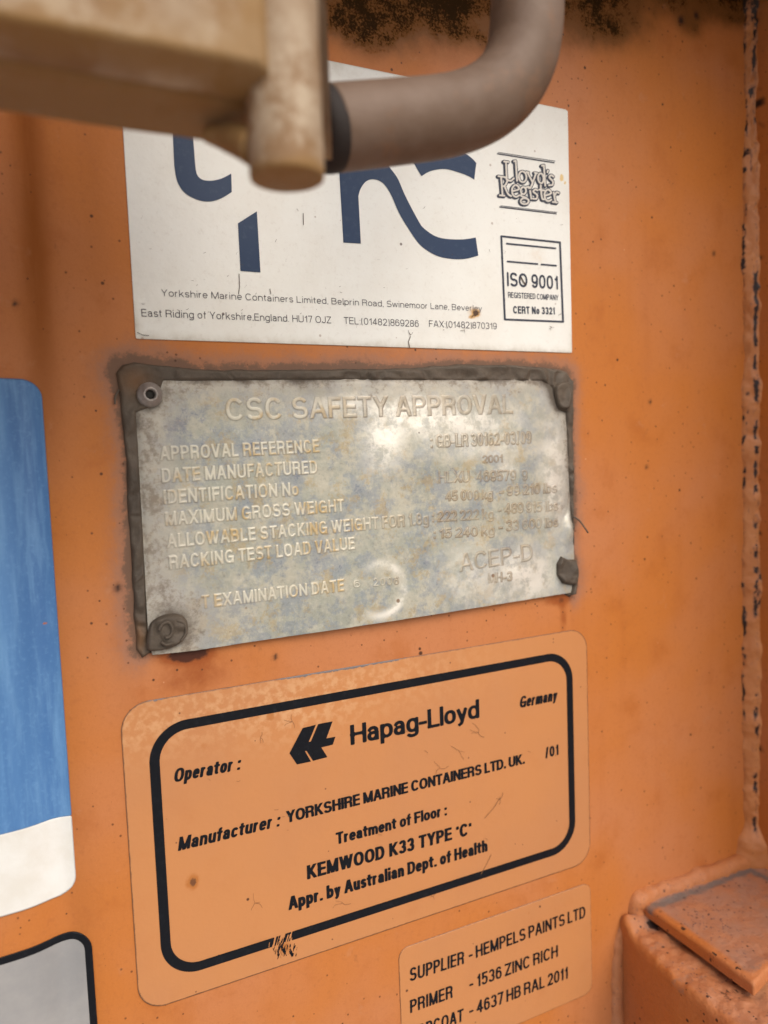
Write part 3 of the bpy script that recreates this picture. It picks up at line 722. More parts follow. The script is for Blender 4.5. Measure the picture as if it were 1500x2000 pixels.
# ------------------------------------------------------------------ bracket welded into the corner
u0 = un2((1246, 1760)); ZB = u0[1]                                  # top of the plate, at the panel
XL = u0[0]
def hit_z(px, py, z):
    x, zz_ = un(px, py); s = z / float(zz_); return float(x) * s, -D + s * D, s
fx, fy, _ = hit_z(1470, 1918, ZB)
gx, gy, _ = hit_z(1500, 1893, ZB)
br = ct
def lump(X, Y, amp, sc=120): return amp * (fbm(X * sc, Y * sc, 3) - .5)
def slab(name, outline, ztop, thick, res, top_fn, attrs_fn, mat, parent, round_=.0022):
    """horizontal slab: outline polygon in plan (x, y), rounded rim, own relief on top"""
    ox = [p[0] for p in outline]; oy = [p[1] for p in outline]
    x0, x1, y0, y1 = min(ox) - res, max(ox) + res, min(oy) - res, max(oy) + res
    nc = int((x1 - x0) / res) + 2; nr = int((y1 - y0) / res) + 2
    X, Y = np.meshgrid(x0 + np.arange(nc) * res, y0 + np.arange(nr) * res)
    sdv = poly_sdf(X, Y, outline)
    P, polys = march(sdv)
    px = x0 + P[:, 0] * res; py = y0 + P[:, 1] * res; sv = -bilin(sdv, P[:, 0], P[:, 1])
    k = np.clip(1 - sv / round_, 0, 1); drop = round_ * (1 - np.sqrt(1 - k ** 2))
    z = ztop - drop + top_fn(px, py, sv)
    nv = len(px)
    Ed = np.concatenate([np.stack([p, np.roll(p, -1, 1)], 2).reshape(-1, 2) for p in polys])
    key = Ed[:, 0].astype(np.int64) * nv + Ed[:, 1]; rev = Ed[:, 1].astype(np.int64) * nv + Ed[:, 0]
    b = Ed[~np.isin(key, rev)]
    rows = max(2, int(thick / .0012)); V = [np.stack([px, py, ZC + z], 1)]; pol = list(polys)
    bv = np.unique(b); mp = np.full(nv, -1); mp[bv] = np.arange(len(bv))
    prev = lambda v: v
    base = nv
    for r in range(1, rows + 1):
        f = r / rows
        zz_ = (z[bv]) * (1 - f) + (ztop - thick) * f
        V.append(np.stack([px[bv], py[bv] , ZC + zz_], 1))
        cur = (lambda base: (lambda v: base + mp[v]))(base)
        pol.append(np.stack([prev(b[:, 1]), prev(b[:, 0]), cur(b[:, 0]), cur(b[:, 1])], 1))
        prev = cur; base += len(bv)
    V = np.concatenate(V)
    # outward lumps on the side
    me = raw_mesh(name, V, pol); smooth(me)
    a = attrs_fn(V[:, 0], V[:, 1], V[:, 2] - ZC, np.concatenate([sv] + [np.zeros(len(bv))] * rows))
    for k_, v in a.items(): attr(me, k_, v)
    return link(name, me, mat, parent)

plan = catmull([(XL, .001), (XL + .0002, -.004), (fx * .5 + XL * .5, fy * .5), (fx - .0008, fy + .002), (fx + .001, fy - .0008), (gx, gy)], 5)
plan = [(p[0], p[1]) for p in plan] + [(XW + .001, gy - .004), (XW + .001, .001)]
def brk_attr(x, y, z, sv):
    inner = sst(.002, .006, sv)
    back = np.exp(-((np.minimum(np.abs(y + .0078), np.abs(x - XW + .010)) ) / .0036) ** 2)
    edge = np.exp(-((sv - .0035) / .0022) ** 2) * (y < -.012)
    return {'top': inner, 'grey': .85 * back * (z > ZB - .003) + .50 * edge * sst(.5, .65, fbm(x * 140, y * 140, 3)), 'pit': sst(.56, .66, fbm(x * 260 + 3, y * 260, 3)) * (np.exp(-((sv - .0012) / .0016) ** 2) + .6 * edge) * .95}
slab('bracket_plate', plan, ZB, .0056, .0007, lambda x, y, s: lump(x, y, .0011) + .0007 * np.exp(-((s - .004) / .003) ** 2), brk_attr, M_BRK, br, .0012)
# lower block with lumpy weld on top
lx0, ly0 = un2((1207, 1868))[0], 0
ZL = ZB - .0085
p2x, p2y, _ = hit_z(1310, 1925, ZL - .006); p3x, p3y, _ = hit_z(1405, 2000, ZL - .006)
sl_ = (p3x - p2x) / (p3y - p2y)
def lower_line(y): return p2x + (y - p2y) * sl_
plan2 = catmull([(lx0 + .001, .001), (lx0 + .0012, -.002), (lower_line(p2y), p2y), (lower_line(p3y), p3y), (lower_line(-.11), -.11)], 5) + [(XW + .001, -.11), (XW + .001, .001)]
def top2(x, y, s): return .0062 * np.exp(-((y + .003) / .0065) ** 2) * sst(.030, .004, x - lx0) - .0032 * np.exp(-s / .0022) + lump(x, y, .0032, 110) + lump(x + 3, y, .0012, 320)
slab('bracket_block', plan2, ZL, .075, .0009, top2, lambda x, y, z, s: {'top': .5 * sst(.001, .004, s) , 'grey': .75 * np.exp(-((x - lx0 - .016) / .009) ** 2 - ((y + .009) / .006) ** 2) * (z > ZL - .012) + .45 * sst(.55, .68, fbm(x * 90 + 4, y * 90, 3)) * (s > 0), 'pit': .85 * np.exp(-((x - lx0 - .017) / .007) ** 2 - ((y + .011) / .006) ** 2) * (z > ZL - .012) + .8 * sst(.60, .72, fbm(x * 130 + 8, y * 130, 3)) * sst(.006, .012, s) + sst(.7, .78, fbm(x * 300, z * 300, 3)) * .7}, M_BRK, br, .0016)  # near the panel, stain and the gap's cavity darkness are both painted on
# fillet welds where plate and block meet the panel
def bead(name, pts, r, mat, seed, sq=1.0, taper=.12):
    C = catmull(pts, 14); C = np.array(C); n = len(C); k = 14
    T = np.gradient(C, axis=0); T /= np.linalg.norm(T, axis=1)[:, None]
    up = np.array([0, -1., 0]); A = np.cross(T, up); A /= np.linalg.norm(A, axis=1)[:, None]; B = np.cross(A, T)
    s = np.concatenate([[0], np.cumsum(np.linalg.norm(np.diff(C, axis=0), axis=1))])
    th = np.linspace(0, 2 * math.pi, k, endpoint=False)
    rr = (r * (.82 + .34 * fbm(s[:, None] * 90 + seed, 0 * s[:, None] + 2, 4)) * (1 + .45 * (fbm(s[:, None] * 300 + seed, th[None] * 1.2, 2) - .5)))
    tt = s / s[-1]; ta = np.sqrt(np.clip(np.minimum(tt, 1 - tt) / taper, 0, 1)); ta = np.sqrt(1 - (1 - ta ** 2) ** 2); rr = rr * np.maximum(ta, .02)[:, None]
    V = C[:, None] + rr[..., None] * (np.cos(th)[None, :, None] * A[:, None] + sq * np.sin(th)[None, :, None] * B[:, None])
    i = np.arange(n - 1)[:, None] * k + np.arange(k)[None]; j = np.arange(n - 1)[:, None] * k + (np.arange(k)[None] + 1) % k
    P = np.stack([i, j, j + k, i + k], -1).reshape(-1, 4)
    me = raw_mesh(name, V.reshape(-1, 3), [P]); smooth(me)
    attr(me, 'top', np.full(V[..., 0].size, .25)); attr(me, 'grey', np.zeros(V[..., 0].size)); attr(me, 'pit', (.75 * sst(.66, .78, fbm(V[..., 0].ravel() * 260 + seed, V[..., 2].ravel() * 260, 3))))
    return link(name, me, mat, br)
def onw(px, py, h=0.): x, z = un2((px, py)); return (x, -h, ZC + z)
bead('plate_weld', [(XL - .0005, .0010, ZC + ZB - .0085), (XL - .0016, .0008, ZC + ZB - .0035), (XL + .0004, .0004, ZC + ZB + .0006), (XL + .007, .0002, ZC + ZB + .0012), (XL + .018, .0002, ZC + ZB + .0008), (XL + .034, .0002, ZC + ZB + .0006), (XL + .052, -.001, ZC + ZB + .0008), (XW + .006, -.002, ZC + ZB + .0012)], .0056, M_BRK, 3, .95, .04)
bead('block_weld', [onw(1232, 1790, -.0012), onw(1216, 1822, -.0010), onw(1208, 1860, -.0008), onw(1205, 1910, -.0008), onw(1205, 1960, -.0008), onw(1208, 2080, -.0008)], .0040, M_BRK, 21, .8, .03)

# ------------------------------------------------------------------ labels
def thing(name, loc, label, cat, group=None):
    o = bpy.data.objects.new(name, None); S.collection.objects.link(o); o.location = loc; o.empty_display_size = .02
    o['label'] = label; o['category'] = cat
    if group: o['group'] = group
    return o
def base_of(px, py): x, z = un2((px, py)); return (x, 0, ZC + z)
def edge_attr(sdf, k): return lambda x, z: np.exp(sdf(x, z) / k)      # 1 at the rim, fading inwards

def strokes_part(name, items, mat, parent, h, res=None):
    """items: (points in photo pixels, width px, caps) joined into one flat printed mesh on the panel"""
    allp = np.array([p for it in items for p in it[0]]); m = max(it[1] for it in items) + 2
    x0, y0 = allp.min(0) - m; x1, y1 = allp.max(0) + m; res = res or .5
    nc = int((x1 - x0) / res) + 2; nr = int((y1 - y0) / res) + 2
    Xp, Yp = np.meshgrid(x0 + np.arange(nc) * res, y0 + np.arange(nr) * res); sd = np.full(Xp.shape, 1e3)
    for pts, w, caps in items:
        P = np.array(pts); a = P.min(0) - w - 3; b = P.max(0) + w + 3
        c0, c1 = max(0, int((a[0] - x0) / res)), int((b[0] - x0) / res) + 2; r0, r1 = max(0, int((a[1] - y0) / res)), int((b[1] - y0) / res) + 2
        sub = (slice(r0, r1), slice(c0, c1))
        if caps == 'fill': d = poly_sdf(Xp[sub], Yp[sub], pts)
        elif caps == 'closed': d = poly_stroke(Xp[sub], Yp[sub], pts, w / 2, 'rr', True)
        else: d = poly_stroke(Xp[sub], Yp[sub], pts, w / 2, caps)
        sd[sub] = np.minimum(sd[sub], d)
    P, polys = march(sd, True)
    X, Z = un(x0 + P[:, 0] * res, y0 + P[:, 1] * res)
    polys = [p[:, ::-1] for p in polys]
    return link(name, raw_mesh(name, np.stack([X, np.full(len(X), -h), ZC + Z], 1), polys), mat, parent)

def cracks(seed, spots, n, region, lo=5, hi=16, w=1.0):
    rnd = random.Random(seed); out = []
    def walk(x, y, a, L, w):
        p = [(x, y)]; k = max(3, int(L / 3))
        for i in range(k):
            a += rnd.uniform(-.55, .55); x += math.cos(a) * L / k; y += math.sin(a) * L / k; p.append((x, y))
        return p
    for (x, y, r) in spots:                                          # star cracks
        a0 = rnd.uniform(0, 6.28)
        for k in range(rnd.choice((3, 3, 4))): out.append((walk(x, y, a0 + k * 2.1 + rnd.uniform(-.4, .4), r * rnd.uniform(.6, 1.3), w), w * rnd.uniform(.7, 1.1), 'rr'))
    for i in range(n):
        x = rnd.uniform(region[0], region[2]); y = rnd.uniform(region[1], region[3])
        out.append((walk(x, y, rnd.choice((0, 0, 1.4, 2.5)) + rnd.uniform(-.5, .5), rnd.uniform(lo, hi), w), w * rnd.uniform(.5, 1.1), 'rr'))
    return out

# --- white maker's label
WX0, WX1 = un2((252, 450))[0], un2((1112, 450))[0]; WZ1 = un2((1106, 215))[1]; WZ0 = un2((700, 676))[1]
wl = thing('company_label', base_of(690, 676), 'cracked white address label with big navy letter shapes, partly behind the bent pipe', 'label')
ws = lambda X, Z: rbox(X, Z, WX0, WX1, WZ0, WZ1, .0006)
def stainw(x, z): return 1.3 * px_gauss(x, z, 929, 612, 7, 5) + .7 * px_gauss(x, z, 920, 619, 6, 3) + .42 * px_gauss(x, z, 925, 611, 20, 15) + .22 * px_gauss(x, z, 1050, 500, 40, 28) + .14 * px_gauss(x, z, 330, 552, 12, 10)
def gluew(x, z): return np.maximum(px_gauss(x, z, 1096, 348, 7, 9), px_gauss(x, z, 1102, 357, 4, 5)) * (.6 + .8 * fbm(x * 600, z * 600, 2))
flat('vinyl_sheet', ws, WX0 - .002, WX1 + .002, WZ0 - .002, WZ1 + .002, .0011, .0004, M_WHITE, wl, {'edge': lambda x, z: np.exp(ws(x, z) / .004) * sst(WZ0 + .03, WZ0, z) + .8 * px_gauss(x, z, 650, 130, 90, 30), 'stain': stainw, 'glue': gluew}, .0005)
cm = lambda *p: catmull(p, 6)
shapeA = [(333, 190), (337, 265), (340, 325)] + cm((340, 325), (346, 356), (361, 378), (385, 391), (408, 394.5), (430, 389), (452, 376)) + [(451, 340)] + cm((451, 340), (431, 350), (410, 354), (393, 351), (384, 341), (381, 325)) + [(377, 275), (373, 190)]
shapeB = [(464, 437), (501, 413.5), (508, 532.7), (469, 530)]
shapeC = [(660, 308), (669.8, 474.4), (703.8, 476.6), (699, 384)] + cm((699, 384), (703, 370), (713, 356), (726, 351), (740, 354), (752, 364), (764, 384), (780, 420), (803.6, 458), (819.6, 479), (839, 493.6), (861, 503), (890, 507), (912, 505.4), (933, 499.7)) + [(928, 464.5)] + cm((928, 464.5), (906, 468), (880, 468), (858, 465), (842, 458), (826, 446), (819, 437), (803.6, 409), (789, 380), (776, 350), (764, 333), (752, 318), (738, 308), (718, 300), (695, 300), (675, 304))
shapeD = [(806, 318), (822, 345)] + cm((822, 345), (840, 335), (868, 331), (896, 338), (916, 346), (925, 352)) + [(929, 319)] + cm((929, 319), (918, 308), (900, 297), (870, 291), (835, 298), (806, 318))
for shp in (shapeA, shapeB, shapeC, shapeD):
    strokes_part('logo_shape', [(shp, 0, 'fill')], NAVY, wl, .00055, .8)
LS = 7.895
def lq(pts): return [(940 + x / LS, 200 + y / LS) for x, y in pts]
def ell(cx, cy, rx, ry, tilt=0, n=20):
    o = []
    for i in range(n):
        a = 2 * math.pi * i / n; x, y = rx * math.cos(a), ry * math.sin(a); o.append((cx + x * math.cos(tilt) - y * math.sin(tilt), cy + x * math.sin(tilt) + y * math.cos(tilt)))
    return o
LR = [([(338, 920), (400, 926)], 'ss'), ([(367, 922), (380, 1190)], 'ss'), (catmull([(378, 1198), (412, 1212), (450, 1214), (488, 1178)], 4), 'rr'),
      ([(492, 914), (518, 911), (538, 1216)], 'ss'), (ell(624, 1155, 58, 84, -.1), 'closed'),
      ([(698, 1086), (776, 1238)], 'rr'), (catmull([(832, 1098), (790, 1215), (755, 1305), (722, 1330)], 4), 'rr'), ([(682, 1082), (716, 1088)], 'ss'), ([(812, 1094), (846, 1100)], 'ss'),
      (ell(905, 1178, 42, 76, -.1), 'closed'), ([(922, 984), (952, 978), (972, 1292)], 'ss'), ([(1014, 1058), (1006, 1086)], 'rr'),
      (catmull([(1098, 1152), (1062, 1130), (1036, 1166), (1088, 1222), (1084, 1278), (1030, 1284)], 4), 'rr'),
      ([(252, 1146), (292, 1152), (314, 1430)], 'ss'), ([(272, 1440), (344, 1446)], 'ss'), (catmull([(300, 1152), (362, 1168), (386, 1222), (350, 1290), (316, 1300)], 4), 'rr'), (catmull([(345, 1300), (398, 1416), (446, 1452)], 4), 'rr'),
      (catmull([(468, 1376), (566, 1346), (544, 1292), (500, 1286), (462, 1344), (474, 1430), (522, 1464), (574, 1440)], 4), 'rr'),
      (ell(636, 1368, 40, 56), 'closed'), ([(676, 1318), (716, 1310)], 'rr'), (catmull([(608, 1420), (604, 1452), (676, 1474)], 4), 'rr'), (ell(656, 1530, 62, 46), 'closed'),
      ([(740, 1372), (758, 1492)], 'ss'), ([(742, 1328), (743, 1330)], 'ss'), (catmull([(854, 1364), (816, 1350), (790, 1386), (846, 1432), (840, 1490), (784, 1492)], 4), 'rr'),
      (catmull([(902, 1286), (922, 1478), (956, 1502)], 4), 'rr'), ([(880, 1352), (962, 1366)], 'ss'),
      (catmull([(966, 1446), (1060, 1412), (1040, 1362), (1000, 1356), (962, 1412), (974, 1496), (1018, 1530), (1066, 1508)], 4), 'rr'),
      ([(1102, 1396), (1128, 1540)], 'ss'), (catmull([(1118, 1450), (1146, 1394), (1180, 1404)], 4), 'rr'), ([(1088, 1542), (1152, 1550)], 'ss')]
dark = [(lq([(x - 11, y + 9) for x, y in p]), 62 / LS, c if c == 'closed' else 'rr') for p, c in LR] + [(lq(p), 54 / LS, c if c == 'closed' else 'rr') for p, c in LR]
strokes_part('society_name', dark, NAVY_TXT, wl, .00055, .4)
strokes_part('society_name_inlay', [(lq(p), 27 / LS, c if c == 'closed' else 'rr') for p, c in LR], M_INK_W, wl, .0007, .4)
strokes_part('rule_lines', [(lq(p), w / LS, 'bb') for p, w in (([(250, 776), (1130, 913)], 9), ([(232, 797), (1118, 938)], 18), ([(288, 1599), (1160, 1701)], 9), ([(270, 1618), (1150, 1723)], 18))], NAVY_TXT, wl, .00055, .4)
IS = 7.694
def iq(pts): return [(950 + x / IS, 440 + y / IS) for x, y in pts]
strokes_part('certificate_box', [(iq([(214, 170), (1095, 262), (1142, 1453), (268, 1418)]), 29 / IS, 'closed'), (iq([(288, 280), (1035, 352)]), 26 / IS, 'bb'), (iq([(300, 547), (765, 588)]), 26 / IS, 'bb'), (iq([(808, 592), (1045, 612)]), 26 / IS, 'bb')], NAVY_TXT, wl, .00055, .5)
def iqp(x, y): return iq([(x, y)])[0]
text_part('lettering', 'ISO 9001', iqp(303, 918), iqp(1070, 970), iqp(303, 708), .155, NAVY_TXT, wl, .00055, sp=.10, space=.26)
text_part('lettering', 'REGISTERED COMPANY', iqp(316, 1090), iqp(1072, 1132), iqp(318, 1006), .14, NAVY_TXT, wl, .00055, sp=.10)
text_part('lettering', 'CERT No 3321', iqp(395, 1328), iqp(1020, 1346), iqp(398, 1216), .20, NAVY_TXT, wl, .00055, sp=.12)
text_part('lettering', 'Yorkshire Marine Containers Limited, Belprin Road, Swinemoor Lane, Beverley', (315, 579), (940, 608.5), (315, 565.3), .10, GREYTXT, wl, .00055, sp=.13, space=.32)
text_part('lettering', 'East Riding of Yorkshire,England. HU17 OJZ', (276.4, 618.5), (646, 632), (276.4, 603.8), .10, GREYTXT, wl, .00055, sp=.13, space=.32)
text_part('lettering', 'TEL:(01482)869286', (671, 633), (817, 639), (671, 619.5), .10, GREYTXT, wl, .00055, sp=.12)
text_part('lettering', 'FAX:(01482)870319', (837.2, 639), (969, 643.5), (837.2, 626), .10, GREYTXT, wl, .00055, sp=.12)
strokes_part('vinyl_cracks', cracks(5, [(800, 655, 9), (905, 645, 7), (1075, 640, 6)], 44, (270, 400, 1095, 650), 2, 8, .65) + [([(466, 536), (467, 560), (465, 575)], 1.3, 'rr'), ([(591, 418), (591.5, 440)], 1.4, 'rr'), ([(526, 565), (528, 574)], 1.2, 'rr'), ([(1016, 542), (1020, 550), (1024, 556)], 2.2, 'rr'), ([(800, 658), (796, 668), (799, 680)], 1.3, 'rr'), ([(268, 650), (278, 655), (290, 656)], 1.2, 'rr')], M_CRACK, wl, .00075, .4)['kind'] = 'stuff'

# --- operator label (clear tan vinyl with black frame)
HX0, HX1 = un2((252, 1670))[0], un2((1148.5, 1450))[0]; HZ1 = (un2((305, 1368.6))[1] + un2((1104.7, 1229.8))[1]) / 2; HZ0 = (un2((328, 1957))[1] + un2((1114.5, 1697))[1]) / 2
hl = thing('operator_label', base_of(700, 1830), 'large tan label with black rounded frame and bold black operator and maker lettering', 'label')
hs = lambda X, Z: rbox(X, Z, HX0, HX1, HZ0, HZ1, .0105)
def peel(x, z):
    t = (x - HX0) / (HX1 - HX0)
    return np.exp(-np.abs(HZ1 - z) / .0016) * (sst(.22, .3, t) * sst(.60, .5, t) + .9 * np.exp(-((t - .06) / .03) ** 2))
def bloom(x, z): return np.exp(-((HZ1 - z - .008) / .012) ** 2) * sst(.9, .3, (x - HX0) / (HX1 - HX0)) + .5 * px_gauss(x, z, 590, 1400, 120, 60)
def stainh(x, z): return .62 * px_gauss(x, z, 375, 1722, 15, 18) + .6 * px_gauss(x, z, 378, 1722, 6, 8) + .7 * px_gauss(x, z, 527, 1398, 9, 11) + .3 * px_gauss(x, z, 397, 1458, 10, 14) + .22 * px_gauss(x, z, 370, 1835, 8, 10) + .5 * px_gauss(x, z, 556, 1850, 17, 17)
flat('vinyl_sheet', hs, HX0 - .002, HX1 + .002, HZ0 - .002, HZ1 + .002, .0008, .0004, M_CLEAR, hl, {'edge': edge_attr(hs, .00075), 'peel': peel, 'bloom': bloom, 'stain': stainh}, .0005)
fo = [un2(p) for p in ((302, 1660), (1119.5, 1450))]; FZ1 = (un2((360.7, 1407.8))[1] + un2((1072, 1273.9))[1]) / 2; FZ0 = (un2((377, 1897.5))[1] + un2((1081.8, 1669.4))[1]) / 2
FW = abs(un2((600, 1362))[1] - un2((600, 1379.5))[1])
k_ = D / F; rnd = random.Random(4)
cuts = []; smears = []
for i in range(46):
    a, b_ = rnd.gauss(551, 14), rnd.uniform(1816, 1846); L = rnd.uniform(8, 26); cuts.append(([un2((a, b_)), un2((a - L * .28 + rnd.uniform(-2, 2), b_ + L))], rnd.uniform(1.2, 3.0) * k_))
for i in range(60):
    a, b_ = 556 + rnd.gauss(0, 11), rnd.uniform(1840, 1862); L = rnd.uniform(3, 11); sl2 = rnd.choice((-.35, -.2, .5)); smears.append(([un2((a, b_)), un2((a + sl2 * L, b_ + L))], rnd.uniform(.7, 1.7) * k_))
def frame_sdf(X, Z):
    o = rbox(X, Z, fo[0][0], fo[1][0], FZ0, FZ1, .0150); d = np.maximum(o, -(o + FW))
    cx, cz = un2((552, 1845)); c = int((cx - X[0, 0]) / (X[0, 1] - X[0, 0])); r = int((cz - Z[0, 0]) / (Z[1, 0] - Z[0, 0])); m = int(.02 / (X[0, 1] - X[0, 0]))
    sub = (slice(max(0, r - m), r + m), slice(max(0, c - m), c + m)); x, z = X[sub], Z[sub]; q = d[sub]
    for p, w in cuts: q = np.maximum(q, -poly_stroke(x, z, p, w / 2, 'rr'))
    for p, w in smears: q = np.minimum(q, poly_stroke(x, z, p, w / 2, 'rr'))
    d[sub] = q; return d
flat('black_frame', frame_sdf, HX0, HX1, HZ0, HZ1, .00022, .00055, BLACK, hl, merge=True)
HS = 3.571
strokes_part('ship_emblem', [([(540 + x / HS, 1340 + y / HS) for x, y in ((88, 465), (180, 290), (272, 267), (222, 386), (237, 384), (288, 262), (388, 243), (345, 362), (408, 350), (390, 405), (310, 425), (352, 492), (252, 518), (207, 448), (195, 450), (238, 523), (140, 543))], 0, 'fill')], BLACK, hl, .00055, .5)
T = lambda txt, bl, br, tl, w, **k: text_part('lettering', txt, bl, br, tl, w, BLACK, hl, .00055, K=1.35, **k)
T('Hapag-Lloyd', (684.2, 1454.8), (935.4, 1401), (683.7, 1415.5), .215, sp=.03)
T('Operator :', (338.5, 1527.7), (468, 1502), (338.5, 1501), .228, shear=.17, sp=.055)
T('Germany', (1013.2, 1382.4), (1086, 1367.5), (1013.2, 1360), .22, shear=.17, sp=.05)
T('/01', (1064, 1480), (1090, 1473.2), (1064, 1459.5), .21, sp=.12)
T('Manufacturer :', (347, 1661.3), (545, 1612.5), (347, 1634.5), .228, shear=.17, sp=.055)
T('YORKSHIRE MARINE CONTAINERS LTD. UK.', (559, 1606.5), (1024, 1490.5), (559, 1583.2), .25, sp=.03, space=.24)
T('Treatment of Floor :', (656, 1648.6), (872, 1591), (656, 1625.3), .245, sp=.035, space=.26)
T("KEMWOOD K33 TYPE `C'", (599.2, 1716.8), (920, 1628.7), (599.2, 1689.3), .25, sp=.055, space=.3)
T('Appr. by Australian Dept. of Health', (563.2, 1776.6), (951.2, 1661.3), (563.2, 1750.5), .245, sp=.035, space=.26)
strokes_part('vinyl_cracks', cracks(11, [(570, 1408, 15), (508, 1440, 14), (933, 1430, 22), (896, 1466, 18), (858, 1500, 18), (668, 1762, 18), (497, 1762, 16), (845, 1880 - 130, 8), (975, 1560, 12)], 12, (300, 1420, 1110, 1640), 3, 9, .7) + [([(945, 1597), (962, 1578), (976, 1556)], .9, 'rr'), ([(938, 1706), (950, 1685), (958, 1668)], .8, 'rr')], mat_simple('faint_crack_dirt', (.24, .11, .045), .8), hl, .0007, .4)['kind'] = 'stuff'

# --- paint supplier label
PX0, PX1 = un2((778.5, 1880))[0], un2((1154, 1830))[0]; PZ1 = (un2((797.6, 1847.5))[1] + un2((1137, 1726.6))[1]) / 2; PZ0 = (un2((1010, 2000))[1] + un2((1145, 1941))[1]) / 2
pl = thing('paint_label', base_of(970, 1990), 'small tan label listing supplier, primer and topcoat in black capitals, lowest beside the bracket', 'label')
ps = lambda X, Z: rbox(X, Z, PX0, PX1, PZ0, PZ1, .0050)
flat('vinyl_sheet', ps, PX0 - .002, PX1 + .002, PZ0 - .002, PZ1 + .002, .0007, .0004, M_CLEAR, pl, {'edge': lambda x, z: .8 * np.exp(ps(x, z) / .0006), 'peel': lambda x, z: 0 * x, 'bloom': lambda x, z: 0 * x, 'stain': lambda x, z: .35 * px_gauss(x, z, 1032, 1782, 5, 7) + .3 * px_gauss(x, z, 1050, 1800, 25, 6)}, .0005)
T = lambda txt, bl, br, tl, w=.17, **k: text_part('lettering', txt, bl, br, tl, w, BLACK, pl, .00055, K=1.15, **k)
T('SUPPLIER', (799.2, 1916), (905.4, 1881), (799.2, 1890), sp=.10)
T('- HEMPELS PAINTS LTD', (915, 1875), (1142.3, 1790.3), (915, 1850.5), sp=.09, space=.22)
T('PRIMER', (800.2, 1977.5), (883.2, 1947), (800.2, 1952), sp=.10)
T('- 1536 ZINC RICH', (916, 1932), (1088.4, 1867), (916, 1907.5), sp=.09, space=.22)
T('TOPCOAT', (800.2, 2031), (903.8, 1993), (800.2, 2005.5), sp=.10)
T('- 4637 HB RAL 2011', (916, 1984), (1108, 1909.6), (916, 1959.3), sp=.09, space=.22)

# --- blue label on the left
BX1 = un2((118, 1300))[0] + .0000; BX1 = np.mean([un2(p)[0] for p in ((85, 794), (102, 1091), (141.75, 1595))]); BZ1 = un2((40, 738.5))[1]; BZ0 = (un2((0, 1786))[1] + un2((112.5, 1759))[1]) / 2
BW = (un2((0, 1626.5))[1] + un2((141.75, 1597))[1]) / 2; BX0 = BX1 - .145
bs = lambda X, Z: rbox(X, Z, BX0, BX1, BZ0, BZ1, .0070)
mk = thing('marking_sticker', (float((BX0 + BX1) / 2), 0, ZC + float(BZ0)), 'faded blue rounded sticker with a white lower band at the left edge', 'sticker')
for nm, fn, wv in (('blue_field', lambda X, Z: np.maximum(bs(X, Z), BW - Z), 0), ('white_band', lambda X, Z: np.maximum(bs(X, Z), Z - BW), 1)):
    flat(nm, fn, BX0 - .002, BX1 + .002, BZ0 - .002, BZ1 + .002, .0008, .0005, M_BLUE, mk, {'white': lambda x, z, wv=wv: wv + 0 * x, 'edge': edge_attr(bs, .0012), 'stain': lambda x, z: np.maximum(px_gauss(x, z, 88, 1220, 5, 3), px_gauss(x, z, 90, 972, 9, 1.5))}, .0006, conform=True)

# --- grey label with black rim, lower left
GX1 = (un2((178.7, 1874))[0] + un2((189, 2000))[0]) / 2 + .0004; GZ1 = (un2((0, 1868))[1] + un2((112, 1834))[1]) / 2; GX0, GZ0 = GX1 - .15, GZ1 - .12
gl = thing('grey_label', (float(GX1 - .07), 0, ZC + float(GZ0)), 'blank grey label with thick black rounded rim, cut by the lower left corner', 'label')
gs = lambda X, Z: rbox(X, Z, GX0, GX1, GZ0, GZ1, .0075)
GW = .0026
gi = lambda X, Z: gs(X, Z) + GW
flat('black_rim', lambda X, Z: np.maximum(gs(X, Z), -gi(X, Z)), GX0 - .002, GX1 + .002, GZ0 - .002, GZ1 + .002, .0007, .0005, BLACK, gl, None, .0006, conform=True)
flat('grey_field', lambda X, Z: gi(X, Z), GX0 - .002, GX1 + .002, GZ0 - .002, GZ1 + .002, .0008, .00045, M_GREY, gl, None, 0, conform=True)

# ------------------------------------------------------------------ metal approval plate
pt = thing('safety_plate', base_of(700, 1215), 'corroded metal safety approval plate with raised lettering, edged with dark sealant', 'plate')
OUT = [(304, 748), (322, 741.5), (500, 741.5), (700, 740), (900, 739.5), (1030, 740.5), (1058, 743), (1072, 752), (1082, 768), (1087, 796), (1098, 800), (1106, 806), (1110, 900), (1116, 1060), (1118, 1150), (1112, 1156), (700, 1219), (480, 1252), (380, 1268), (296, 1277), (288, 1240), (276, 1000), (266, 860), (262, 802), (268, 796), (280, 797), (303, 788), (312, 770)]
PO = [un2(p) for p in OUT]
res = .00025
ax = np.array(PO); x0, z0 = ax.min(0) - .001; x1, z1 = ax.max(0) + .001
nc = int((x1 - x0) / res) + 2; nr = int((z1 - z0) / res) + 2
X, Z = np.meshgrid(x0 + np.arange(nc) * res, z0 + np.arange(nr) * res)
sdp = poly_sdf(X, Z, PO)
txt = np.full(X.shape, .01)
